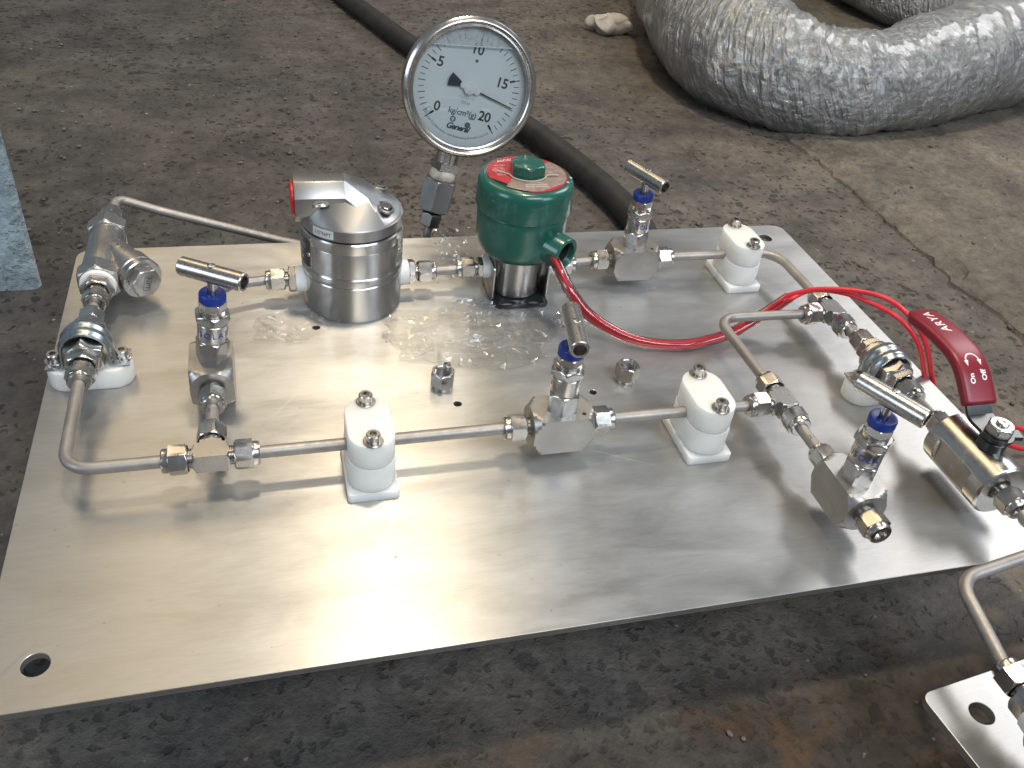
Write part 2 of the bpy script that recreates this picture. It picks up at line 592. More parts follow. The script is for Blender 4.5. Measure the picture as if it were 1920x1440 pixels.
def sweep(bm, path, r, n=16, caps=True, disp=None, uv=None):
    """tube along a path of points; r a number or a list; disp(i,k,point,normal) -> extra radius"""
    path = [V(p) for p in path]
    T = []
    for i in range(len(path)):
        a = path[max(0, i - 1)]
        b = path[min(len(path) - 1, i + 1)]
        T.append((b - a).normalized())
    up = V((0, 0, 1))
    if abs(T[0].dot(up)) > 0.95:
        up = V((1, 0, 0))
    x = (up - T[0] * up.dot(T[0])).normalized()
    rings = []
    for i, p in enumerate(path):
        x = (x - T[i] * x.dot(T[i])).normalized()
        y = T[i].cross(x)
        rr = r[i] if isinstance(r, (list, tuple)) else r
        ring = []
        for k in range(n):
            t = 2 * pi * k / n
            d = x * cos(t) + y * sin(t)
            e = disp(i, k, p, d) if disp else 0
            ring.append(bm.verts.new(p + d * (rr + e)))
        rings.append(ring)
    lay = bm.loops.layers.uv.new("UVMap") if uv else None
    L = [0.0]
    for a, b in zip(path, path[1:]):
        L.append(L[-1] + (b - a).length)
    for i in range(len(rings) - 1):
        for k in range(n):
            j = (k + 1) % n
            f = bm.faces.new((rings[i][k], rings[i][j], rings[i + 1][j], rings[i + 1][k]))
            if uv:
                for lp, (ii, kk) in zip(f.loops, ((i, k), (i, k + 1), (i + 1, k + 1), (i + 1, k))):
                    lp[lay].uv = (L[ii] * uv, kk / n)
    if caps:
        bm.faces.new(list(reversed(rings[0])))
        bm.faces.new(rings[-1])


def curve_mesh(cu, fn, bm, res=None):
    o = bpy.data.objects.new("tmp", cu)
    COL.objects.link(o)
    dg = bpy.context.evaluated_depsgraph_get()
    dg.update()
    me = o.evaluated_get(dg).to_mesh()
    vs = [bm.verts.new(fn(v.co.x, v.co.y, v.co.z)) for v in me.vertices]
    for p in me.polygons:
        try:
            bm.faces.new([vs[i] for i in p.vertices])
        except ValueError:
            pass
    o.evaluated_get(dg).to_mesh_clear()
    bpy.data.objects.remove(o)
    bpy.data.curves.remove(cu)


def text(bm, body, size, fn, align='CENTER', shear=0.0, depth=0.0, weight=0.0, spacing=1.0):
    cu = bpy.data.curves.new("tmp_text", 'FONT')
    cu.body = body
    cu.size = size
    cu.align_x = align
    cu.align_y = 'CENTER'
    cu.shear = shear
    cu.offset = weight
    cu.extrude = depth
    cu.space_character = spacing
    cu.resolution_u = 3
    curve_mesh(cu, fn, bm)


def flat_plate(bm, outline, holes, z0, z1, bev=0.3, M=I4):
    cu = bpy.data.curves.new("tmp_flat", 'CURVE')
    cu.dimensions = '2D'
    cu.fill_mode = 'BOTH'
    cu.extrude = (z1 - z0) / 2 - bev
    cu.bevel_depth = bev
    cu.bevel_resolution = 1
    cu.offset = -bev
    for loop in [outline] + holes:
        sp = cu.splines.new('POLY')
        sp.points.add(len(loop) - 1)
        for q, (x, y) in zip(sp.points, loop):
            q.co = (x, y, 0, 1)
        sp.use_cyclic_u = True
    zm = (z0 + z1) / 2
    curve_mesh(cu, lambda x, y, z: M @ V((x, y, z + zm)), bm)
    bmesh.ops.remove_doubles(bm, verts=bm.verts, dist=1e-4)


def rrect(x0, x1, y0, y1, r, n=6):
    out = []
    for cx, cy, a in ((x1 - r, y1 - r, 0), (x0 + r, y1 - r, 90), (x0 + r, y0 + r, 180), (x1 - r, y0 + r, 270)):
        for k in range(n + 1):
            t = radians(a + 90 * k / n)
            out.append((cx + r * cos(t), cy + r * sin(t)))
    return out


def circ(x, y, r, n=28, sy=None):
    return [(x + r * cos(2 * pi * k / n), y + (sy or r) * sin(2 * pi * k / n)) for k in range(n)]


# ------------------------------------------------------------------ object helpers
def finish(name, bm, material, smooth=32):
    bmesh.ops.recalc_face_normals(bm, faces=bm.faces)
    for v in bm.verts:
        v.co *= S
    me = bpy.data.meshes.new(name)
    bm.to_mesh(me)
    bm.free()
    me.materials.append(material)
    if smooth:
        me.polygons.foreach_set("use_smooth", [True] * len(me.polygons))
        me.set_sharp_from_angle(angle=radians(smooth))
    return me


def obj(name, bm, material, parent=None, smooth=32, matrix=None):
    me = bm if isinstance(bm, bpy.types.Mesh) else finish(name, bm, material, smooth)
    o = bpy.data.objects.new(name, me)
    COL.objects.link(o)
    if parent is not None:
        o.parent = parent
    if matrix is not None:
        mm = matrix.copy()
        mm.translation = mm.translation * S
        o.matrix_local = mm
    return o


def tag(o, label, cat, group=None, kind=None):
    if label:
        o['label'] = label
    if cat:
        o['category'] = cat
    if group:
        o['group'] = group
    if kind:
        o['kind'] = kind
    return o


def thing(name, label, cat, loc=(0, 0, 0), rot=0.0, group=None, rx=0.0, ry=0.0):
    o = bpy.data.objects.new(name, None)
    o.empty_display_size = 0.01
    COL.objects.link(o)
    o.location = V(loc) * S
    o.rotation_euler = (rx, ry, rot)
    return tag(o, label, cat, group)


def single(name, bm, material, label, cat, loc=(0, 0, 0), group=None, kind=None, smooth=32):
    """a one-mesh thing: vertices given in world mm, origin moved to loc"""
    for v in bm.verts:
        v.co -= V(loc)
    o = obj(name, bm, material, None, smooth)
    o.location = V(loc) * S
    return tag(o, label, cat, group, kind)


NB = bmesh.new
TR = 3.55            # tube radius

# shared meshes -----------------------------------------------------------------------------------


def nut_mesh(name, blind=False):
    bm = NB()
    # threaded neck
    rings = [(-1.0, 5.2)]
    z = -1.0
    while z < 2.4:
        rings += [(z + 0.25, 5.6), (z + 0.5, 5.6), (z + 0.75, 5.1)]
        z += 0.8
    loft(bm, I4, rings, 28)
    # hexagon and turned collar with the tube entry
    h = hexf(14.6)
    r = chamfered(h, 2.6, 12.2, 7.2, 1.1, (True, False))
    r += [(12.2, lambda t: min(h(t), 7.9)), (12.2, 6.95), (12.6, 6.75), (15.2, 6.75), (16.0, 6.2), (16.05, 3.75), (13.5, 3.6)]
    loft(bm, I4, r, 48, (False, True))
    return finish(name, bm, STEEL)


NUT = nut_mesh("compression_nut")


def bolt_mesh():
    bm = NB()
    hx = hexf(3.7)
    loft(bm, I4, [(0.8, 3.8), (5.4, 3.95), (6.0, 3.5), (6.0, lambda t: hx(t)), (3.0, lambda t: hx(t))], 36)
    return finish("socket_bolt", bm, BOLTST)


def washer_mesh():
    bm = NB()
    loft(bm, I4, [(0, 5.6), (0.75, 5.6), (1.0, 5.3), (1.0, 2.5), (0, 2.5)], 36, close=True)
    return finish("washer", bm, BOLTST)


BOLT = bolt_mesh()
WASHER = washer_mesh()


def nut(parent, p, d, spin=0.0):
    m = frame(p, d) @ Matrix.Rotation(spin, 4, 'Z')
    return obj("compression_nut", NUT, None, parent, matrix=m)


def bolt(parent, p, d=(0, 0, 1), spin=0.3, washer=True):
    o = obj("socket_bolt", BOLT, None, parent, matrix=frame(p, d) @ Matrix.Rotation(spin, 4, 'Z'))
    if washer:
        obj("washer", WASHER, None, o)
    return o


def hexbar(name, parent, p, d, af, L, material=STEEL, c=1.0, rmin=None, spin=0.0, extra=None, n=48, sides=6):
    bm = NB()
    r = chamfered(hexf(af, sides), 0, L, rmin or af / 2 * 0.98, c)
    if extra:
        r += extra
    loft(bm, I4, r, n)
    return obj(name, bm, material, parent, matrix=frame(p, d) @ Matrix.Rotation(spin, 4, 'Z'))


def turned(name, parent, p, d, rings, material=STEEL, n=36, close=False, caps=(True, True)):
    bm = NB()
    loft(bm, I4, rings, n, caps, close=close)
    return obj(name, bm, material, parent, matrix=frame(p, d))


def tube(label, path, rad=14, r=TR, name="steel_tube"):
    bm = NB()
    sweep(bm, fillet(path, rad) if len(path) > 2 else path, r, 18)
    return single(name, bm, TUBE, label, "tube", path[0], "pickled steel tubes of the panel")


# ================================================================== THE SETTING
ZF = -75.0


def setting():
    bm = NB()
    # floor sheet, finer near the panel, gently uneven
    xs = [-4000, -2500, -1500] + list(range(-900, 2301, 40)) + [3000, 4500]
    ys = [-1500, -900] + list(range(-500, 2301, 40)) + [3200, 4500]
    g = [[bm.verts.new((x, y, ZF + 2.2 * noise.noise(V((x, y, 0)) * 0.006) - 1.2)) for x in xs] for y in ys]
    for j in range(len(ys) - 1):
        for i in range(len(xs) - 1):
            bm.faces.new((g[j][i], g[j][i + 1], g[j + 1][i + 1], g[j + 1][i]))
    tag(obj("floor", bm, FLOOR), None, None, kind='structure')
    # concrete slab with a broken edge
    bm = NB()
    ys = list(range(-400, 2601, 12))
    rows = []
    for y in ys:
        e = 829 + 14 * noise.noise(V((y * 0.014, 3, 0))) + 9 * noise.noise(V((y * 0.06, 7, 0)))
        row = []
        for k, (dx, dz) in enumerate(((0, -4), (3, 2), (9, 3.5), (18, 4), (27, 7.5), (40, 7), (60, 9), (300, 9), (2200, 9))):
            x = e + dx + (3 if k < 2 else 8) * noise.noise(V((y * 0.05, k * 1.1, 1)))
            row.append(bm.verts.new((x, y, ZF + dz + (3.2 * noise.noise(V((x * .06, y * 0.06, 2))) if k else 0))))
        rows.append(row)
    for a, b in zip(rows, rows[1:]):
        for k in range(len(a) - 1):
            bm.faces.new((a[k], a[k + 1], b[k + 1], b[k]))
    tag(obj("concrete_slab", bm, SLAB), None, None, kind='structure')
    # loose grit
    bm = NB()
    rnd = random.Random(3)
    for _ in range(1500):
        x, y = rnd.uniform(-500, 1500), rnd.uniform(-260, 1700)
        if -20 < x < 620 and 0 < y < 410:
            continue
        s = rnd.choice((0.7, 0.9, 1.2, 1.6, 2.4))
        z = ZF + (10 if x > 850 else 0.4)
        q = Matrix.Translation((x, y, z)) @ Matrix.Rotation(rnd.uniform(0, 6), 4, 'Z') @ Matrix.Diagonal((s * rnd.uniform(.8, 1.8), s, s * .7, 1))
        bmesh.ops.create_icosphere(bm, subdivisions=1, radius=1, matrix=q)
    tag(obj("grit", bm, plain("grit_stone", (0.13, 0.115, 0.10), 0.8, 0.6, 30), smooth=0), "fine loose grit scattered over the workshop floor", "grit", kind='stuff')


setting()

# painted post at the left
bm = NB()
px = []
for cx_, cy_, a0 in ((-58, 473, -90), (-106, 633, 0), (-250, 633, 90), (-210, 473, 180)):
    px += [(cx_ + 7 * cos(radians(a0 + q)), cy_ + 7 * sin(radians(a0 + q))) for q in (0, 30, 60, 90)]
extrude_poly(bm, I4, px, ZF - 2, 520)
single("painted_post", bm, POST, "pale blue painted concrete post standing at the left edge", "post", (-140, 553, ZF))

# black hose
bm = NB()
sweep(bm, catmull([(252, 1500, ZF + 14), (292, 1310, ZF + 14), (336, 1161, ZF + 14), (370, 1050, ZF + 14), (418, 890, ZF + 14), (468, 745, ZF + 15), (497, 640, ZF + 15), (512, 565, ZF + 15), (514, 500, ZF + 15), (500, 430, ZF + 15), (480, 360, ZF + 15)], 12), 14.2, 24)
single("rubber_hose", bm, RUBBER, "thick black rubber hose lying across the floor behind the dial gauge", "hose", (271, 1310, ZF))


# foil wrapped duct
def duct(path, radii, label, loc, seed, nseg=12):
    P = catmull(path, nseg)
    R = []
    for i in range(len(P)):
        t = i / (len(P) - 1) * (len(radii) - 1)
        k = min(int(t), len(radii) - 2)
        R.append(radii[k] + (radii[k + 1] - radii[k]) * (t - k))

    def disp(i, k, p, d):
        q = (p + d * 60) * 0.012 + V((seed, 0, 0))
        u, v = i * 160 / len(P), k * 2 * pi / 96
        w = V((u * 0.20 + 0.9 * sin(v), cos(v) * 0.9 + u * 0.06, seed))
        crease = max(0.0, 1 - abs(noise.noise(w * 1.1)) * 5) * 2.8
        crease += max(0.0, 1 - abs(noise.noise(w * 2.6 + V((4, 2, 0)))) * 5) * 1.3
        return 6 * noise.noise(q) + 2.5 * noise.noise(q * 2.5) + 0.9 * noise.noise(q * 9) + crease
    bm = NB()
    sweep(bm, P, R, 96, True, disp, 0.003)
    return single("wrapped_duct", bm, WRAP, label, "duct", loc, None, None, 75)


zc = ZF + 70
duct([(1056, 1671, 10), (883, 1245, 6), (815, 1021, 4), (803, 872, 0), (862, 803, -8), (956, 791, -8), (1092, 834, -2), (1266, 913, 4), (1574, 1082, 8)],
     [100, 100, 95, 84, 70, 66, 76, 86, 92], "bent duct wrapped in silver bubble foil, the near one on the slab edge", (862, 803, ZF), 1.0, 30)
duct([(1310, 1720, zc), (1300, 1330, zc + 5), (1360, 1160, zc), (1450, 1060, zc)], [62, 62, 62, 62], "dim silver wrapped duct lying behind the bent one", (1272, 1290, ZF), 5.0, 10)

# rag by the duct end
bm = NB()
bmesh.ops.create_icosphere(bm, subdivisions=4, radius=1, matrix=Matrix.Translation((722, 1195, ZF + 14)) @ Matrix.Rotation(-0.2, 4, 'Z') @ Matrix.Diagonal((40, 24, 17, 1)))
for v in bm.verts:
    q = v.co * 0.05
    v.co += V((noise.noise(q), noise.noise(q + V((9, 0, 0))), 0.6 * noise.noise(q + V((0, 9, 0))))) * 11
single("cloth_rag", bm, RAG, "crumpled white rag on the floor beside the wrapped duct", "rag", (722, 1195, ZF))

# foil flaps hanging from the duct
for k, (x, y, w, h) in enumerate(((803, 838, 22, 16), (955, 735, 18, 20))):
    bm = NB()
    g = [[bm.verts.new((x + (i / 6 - .5) * w + 3 * noise.noise(V((i * .7, j * .6, k))), y + 6 * noise.noise(V((i, j, 4 + k)) * 0.5) - j * 1.2, ZF + 26 - j * h / 5)) for i in range(7)] for j in range(6)]
    for j in range(5):
        for i in range(6):
            bm.faces.new((g[j][i], g[j][i + 1], g[j + 1][i + 1], g[j + 1][i]))

# two bearers that carry the panel off the floor
for y in (140, 330):
    bm = NB()
    flat_plate(bm, rrect(-20, 20, -35.3, 35.3, 4), [rrect(-17, 17, -32, 32, 3)], 40, 560, 0.3, Matrix(((0, 0, 1, 0), (1, 0, 0, y), (0, 1, 0, -39.5), (0, 0, 0, 1))))
    single("steel_bearer", bm, DARKST, "dark steel box bearer under the %s of the big plate" % ("front half" if y < 200 else "back half"), "bearer", (300, y, ZF), "bearers under the panel")

# ================================================================== THE PANEL
W, D = 600.0, 396.4
bm = NB()
holes = [circ(23.5, 23.5, 6.2), circ(573.7, 373.9, 6.2), circ(23.5, 373.5, 6.2), circ(573.7, 23.5, 6.2)]
holes += [circ(x, y, 2.6, 20) for x, y in ((168, 275.5), (251.5, 222.4), (250.4, 180), (343.8, 180.3))]
flat_plate(bm, rrect(0, W, 0, D, 11, 8), holes, -4.2, 0, 0.35)
mp_ = single("mounting_plate", bm, PLATE, "large brushed aluminium plate with a hole in each corner, carrying all the fittings", "plate", (300, 198, 0), None, None, 12)
bm = NB()
rnd = random.Random(11)
for _ in range(60):
    x, y = rnd.uniform(8, 590), rnd.uniform(8, 385)
    sz = rnd.choice((0.2, 0.25, 0.3, 0.4, 0.6))
    q = Matrix.Translation((x, y, 0.05 + sz * 0.3)) @ Matrix.Rotation(rnd.uniform(0, 6), 4, 'Z') @ Matrix.Diagonal((sz * rnd.uniform(.8, 2.4), sz, sz * .5, 1))
    bmesh.ops.create_icosphere(bm, subdivisions=1, radius=1, matrix=q)
tag(obj("dust_specks", bm, plain("dust", (0.30, 0.27, 0.23), 0.8, 0.8, 20), smooth=0), "small specks of dust and swarf lying on the big plate", "dust", kind='stuff')
# ---------------------------------------------------------------- clamps


def stadium(w, l, bow, n=10):
    """rectangle of width w with bowed short ends, total length l"""
    out = []
    h = l / 2 - bow
    R = (w * w / 4 + bow * bow) / (2 * bow)
    a = math.asin(min(1, w / 2 / R))
    for sgn in (1, -1):
        for k in range(n + 1):
            t = -a + 2 * a * k / n
            out.append((sgn * R * sin(-t), sgn * (h + R * cos(t) - (R - bow))))
    return out


def pipe_clamp(x, y, label, rot=0.0):
    t = thing("pipe_clamp", label, "pipe clamp", (x, y, 0), rot, "white nylon pipe clamps")
    bm = NB()
    extrude_poly(bm, I4, rrect(-14.6, 14.6, -22.8, 22.8, 2.2, 4), 0.05, 6.2)
    bevel_sharp(bm, 0.5, 60)
    obj("base", bm, NYLON, t)
    bm = NB()
    extrude_poly(bm, I4, stadium(27, 45, 12), 6.2, 23.2)
    bevel_sharp(bm, 0.5, 60)
    obj("lower_block", bm, NYLON, t)
    bm = NB()
    extrude_poly(bm, I4, stadium(26.0, 44.0, 11.7), 23.2, 40)
    bevel_sharp(bm, 0.9, 60)
    obj("upper_block", bm, NYLON, t)
    for yy, sp in ((17, 0.2), (-17, 0.9)):
        bolt(t, (0, yy, 40), (0, 0, 1), sp)
    return t


pipe_clamp(186.5, 124.5, "white nylon pipe clamp on the front tube, left of the two in the front row")
pipe_clamp(394.7, 125.2, "white nylon pipe clamp on the front tube beside the middle tee fitting")
pipe_clamp(509.5, 310.8, "white nylon pipe clamp near the back right corner hole of the plate")


# ---------------------------------------------------------------- needle valves
def curved_text(bm, body, size, r, z, start, spacing=1.0):
    """letters wrapped round a Z barrel of radius r, starting at the angle 'start'"""
    def fn(x, y, _z):
        a = start + x / r
        return V(((r + 0.06) * cos(a), (r + 0.06) * sin(a), z + y))
    text(bm, body, size, fn, 'LEFT', 0, 0, 0.02, spacing)


def needle_valve(x, y, z, rot, handle, text_start, label, stem_off=0.0, lean=(0, 0), nuts=(True, True), blen=37.0, zh=68.5):
    t = thing("needle_valve", label, "needle valve", (x, y, z), rot, "steel needle valves with blue caps")
    h = blen / 2
    bm = NB()
    loft(bm, I4, chamfered(hexf(25, 4, pi / 4), -h, h, 12.9, 5.0), 64)
    obj("body", bm, MILL, t, 26, matrix=frame((0, 0, 0), (1, 0, 0)) @ Matrix.Rotation(0, 4, 'Z'))
    d = V((lean[0], lean[1], 1)).normalized()
    o = V((stem_off, 0, 0))
    st = lambda q: o + d * q
    hexbar("bonnet", t, st(10.5), d, 17.2, 15.0, STEEL, 1.2, spin=0.25)
    bn = turned("barrel", t, st(25.3), d, [(0, 8.6), (0.6, 8.3), (1.2, 8.6), (11.6, 8.6), (12.0, 8.3), (12.6, 8.6), (13.2, 8.6)], STEEL)
    bm = NB()
    curved_text(bm, "ISOLATION", 5.4, 8.62, 6.4, 0.0, 1.25)
    tx = obj("lettering", bm, INKBLUE, bn, 0, matrix=Matrix.Rotation(text_start, 4, 'Z'))
    hexbar("lock_nut", t, st(38.4), d, 18.6, 5.6, STEEL, 1.4, spin=0.1)
    rings = [(0, 7.3)]
    for k in range(3):
        rings += [(k * .9 + .3, 7.6), (k * .9 + .6, 7.6), (k * .9 + .9, 7.1)]
    turned("thread", t, st(43.9), d, rings)
    hexbar("packing_nut", t, st(46.0), d, 13.6, 5.6, STEEL, 0.8, spin=0.5)
    turned("dust_cap", t, st(51.4), d, [(0, 7.2), (0.6, 7.6), (4.8, 7.6), (5.6, 7.1), (5.7, 5.4), (4.9, 3.2)], BLUE)
    turned("stem", t, st(55), d, [(0, 2.9), (zh - 55 - 2, 2.9)], STEEL, 20)
    # tee bar handle
    c = st(zh)
    a = V((cos(handle), sin(handle), 0))
    L = 20.0
    hd = turned("handle", t, c, a, [(-L, 5.0), (-L + 0.6, 5.5), (L - 0.6, 5.5), (L, 5.0), (L, 3.7), (L - 9, 3.7)], MACH, 32)
    bm = NB()
    hx = hexf(1.8)
    loft(bm, I4, [(-0.8, 2.2), (0.35, 2.2), (0.5, 1.9), (0.5, lambda q: hx(q)), (-0.6, lambda q: hx(q))], 24)
    sc = obj("set_screw", bm, STEEL, hd)
    sc.matrix_local = Matrix.Translation(V((5.45, 0, 0)) * S) @ Matrix.Rotation(pi / 2, 4, 'Y')
    # vent hole and lock pin beside the bonnet
    turned("vent_hole", t, (11.8, -7.6, 12.45), (0, 0, 1), [(0, 1.3), (0.12, 1.3)], HOLE, 16)
    for s, on in ((-1, nuts[0]), (1, nuts[1])):
        if on:
            nut(t, (s * (h - 0.1), 0, 0), (s, 0, 0), 0.15 * s + 0.2)
    return t


HZ = 25.0
# ---------------------------------------------------------------- the front row
needle_valve(299.5, 125, HZ, 0, radians(-100), radians(-40), "needle valve in the front row with its tee bar pointing at the viewer", zh=69)
needle_valve(101.5, 199.5, HZ, radians(90), radians(-32 - 90), radians(-160 - 90), "needle valve at the left with its tee bar pointing right, above the front left tee", 0, (0.0, -0.10), zh=69)
needle_valve(416, 311.5, 23, 0, radians(-69), radians(-138), "needle valve at the back right of the green coil housing", lean=(-0.02, 0), zh=70)
needle_valve(450.3, 45, HZ, radians(90), radians(-63 - 90), radians(-195 - 90), "needle valve at the front right corner, its lower nut left open", -1.0, (0, 0.0), zh=69)


# ---------------------------------------------------------------- tees
def tee(x, y, z, rot, label, group="union tees"):
    """run along local X, branch along local +Y"""
    t = thing("tee_fitting", label, "tee", (x, y, z), rot, group)
    bm = NB()
    loft(bm, frame((-9.5, 0, 0), (1, 0, 0)), chamfered(hexf(11.6, 4, pi / 4), 0, 19, 6.0, 1.2), 40)
    loft(bm, frame((0, 0, 0), (0, 1, 0)), chamfered(hexf(11.4, 4, pi / 4), 0, 9.5, 6.0, 1.2), 40)
    obj("tee_body", bm, FORGE, t)
    nut(t, (-9.4, 0, 0), (-1, 0, 0), 0.5)
    nut(t, (9.4, 0, 0), (1, 0, 0), 0.1)
    nut(t, (0, 9.4, 0), (0, 1, 0), 0.3)
    return t


tee(101.3, 124, HZ, 0, "forged tee with three nuts in the front left run of tube")
tee(450.5, 125, HZ, radians(90), "tee with three nuts to the right of the front row clamp")
tee(544.5, 222, 23, radians(90), "tee with three nuts under the red wires at the right edge of the plate")

# ---------------------------------------------------------------- tubes
tube("tube bent at the front left corner below the left check valve", [(27, 208, HZ), (27.3, 123.6, HZ), (80, 123.8, HZ)], 15)
tube("straight tube through the left front clamp to the middle needle valve", [(120, 124, HZ), (270, 125, HZ)])
tube("straight tube through the second front clamp to the middle tee", [(328, 125, HZ), (430, 125, HZ)])
tube("short stub between the front left tee and the left needle valve", [(101.3, 146, HZ), (101.5, 172, HZ)])
tube("tube curving from the left needle valve to the steel regulator inlet", [(101.5, 226, HZ), (101.7, 300, 22), (136, 309, 20)], 22)
tube("short stub between the steel regulator and the green solenoid valve", [(255, 311, 20), (284, 311, 21)])
tube("short stub between the green solenoid valve and the back needle valve", [(368, 311, 22), (392, 311.5, 23)])
tube("tube through the back right clamp bending forward to the right tee", [(445, 311.5, 23), (543.5, 311.5, 23), (544.5, 240, 23)], 20)
tube("elbow tube from the right tee's side branch down to the middle tee", [(527, 222.5, 23), (449.5, 222.5, 24), (450.3, 146, HZ)], 14)
tube("short stub between the middle tee and the front right needle valve", [(450.4, 106, HZ), (450.4, 72, HZ)])
tube("short stub between the right tee and the right check valve", [(544.8, 204, 23), (545, 182, 24)])
tube("short stub between the right check valve and the ball valve", [(545.4, 124, HZ), (545.5, 98, HZ)])
tube("short stub between the left check valve and the strainer", [(27, 258, HZ), (27.2, 292, HZ)])
tube("tube arched over the back edge from the strainer down behind the plate", [(28, 398, HZ), (29, 427, 27), (60, 425, 16), (150, 416, -9), (240, 411, -32)], [8, 40, 60])
tube("S bent tube from the ball valve down to the second plate", [(545.2, 12, HZ), (544.5, -13.5, HZ), (482, -19.5, 18), (474.5, -68, 13.5)], [12, 15])

# marker pen ticks on two of the stubs
for tb, (px_, py_, ax) in (("short stub between the front left tee and the left needle valve", (101.4, 160, (0, 1, 0))), ("short stub between the middle tee and the front right needle valve", (450.4, 88, (0, 1, 0)))):
    root = next(o for o in scene.objects if o.get('label') == tb)
    bm = NB()
    cx0, cy0, cz0 = root.location / S

    def onto(x, y, z):
        a = -0.4 + x / TR
        return V((px_ + (TR + 0.05) * sin(a) - cx0, py_ + y - cy0, HZ + (TR + 0.05) * cos(a) - cz0))
    text(bm, "2", 4.2, onto, 'CENTER')
    obj("pen_mark", bm, BLACK, root, 0)

# ---------------------------------------------------------------- check valves on nylon saddles


def check_valve(x, y, z, rot, label, slabel, knobs):
    """flow axis along local X; saddle across it"""
    t = thing("check_valve", label, "check valve", (x, y, z), rot, "check valves on nylon saddles")
    hexbar("body", t, (-16, 0, 0), (1, 0, 0), 21.5, 32, STEEL, 2.6, 10.2, spin=0.0)
    hexbar("end_hex", t, (-22, 0, 0), (1, 0, 0), 17.5, 6.5, STEEL, 1.2, spin=0.2)
    hexbar("end_hex", t, (15.5, 0, 0), (1, 0, 0), 17.5, 6.5, STEEL, 1.2, spin=0.2)
    nut(t, (-21, 0, 0), (-1, 0, 0), 0.3)
    nut(t, (21, 0, 0), (1, 0, 0), 0.3)
    s = thing("pipe_saddle", slabel, "pipe saddle", (x, y, 0), rot, "nylon saddles with zinc straps")
    bm = NB()
    extrude_poly(bm, I4, stadium(24, 50, 10), 0.05, z - 11)
    bevel_sharp(bm, 1.0, 60)
    obj("saddle_block", bm, NYLON, s)
    # strap: a band with two raised ribs, arched over the body, feet bolted down
    prof = []
    zb = z - 10.6
    for k in range(25):
        a = pi * k / 24
        prof.append((12.9 * cos(a), z + 0.4 + 12.9 * sin(a) * 1.02))
    prof = [(24, zb), (15.5, zb), (13.4, zb + 2.5)] + prof + [(-13.4, zb + 2.5), (-15.5, zb), (-24, zb)]
    bm = NB()
    us = [-8.5, -6.6, -5.4, -4.0, -2.6, -1.2, 0, 1.2, 2.6, 4.0, 5.4, 6.6, 8.5]
    rib = [0, .1, .9, 1.2, .9, .1, 0, .1, .9, 1.2, .9, .1, 0]
    rings = []
    for i, (py, pz) in enumerate(prof):
        nrm = V((0, py, pz - z)).normalized() if pz > zb + 1 else V((0, 0, 1))
        arch = max(0.0, min(1.0, (pz - zb - 3) / 6))
        up = [V((u, py, pz)) + nrm * (rb * arch + 1.1) for u, rb in zip(us, rib)]
        dn = [V((u, py, pz)) + nrm * (rb * arch) for u, rb in zip(us, rib)]
        rings.append([bm.verts.new(q) for q in up + dn[::-1]])
    nn = len(rings[0])
    for a, b in zip(rings, rings[1:]):
        for k in range(nn):
            j = (k + 1) % nn
            bm.faces.new((a[k], a[j], b[j], b[k]))
    bm.faces.new(rings[0])
    bm.faces.new(rings[-1])
    obj("strap", bm, ZINC, s, 50)
    for sy in (1, -1):
        bolt(s, (0, sy * 19.5, zb + 1.2), (0, 0, 1), 0.4 * sy)
    return t


check_valve(27.2, 234, HZ, radians(90), "left check valve under the strap at the left edge of the plate", "white nylon saddle with zinc strap at the left edge of the plate", 1)
check_valve(545.2, 152, HZ, radians(90), "right check valve under the strap behind the red lever", "white nylon saddle with zinc strap behind the red lever at the right", 1)


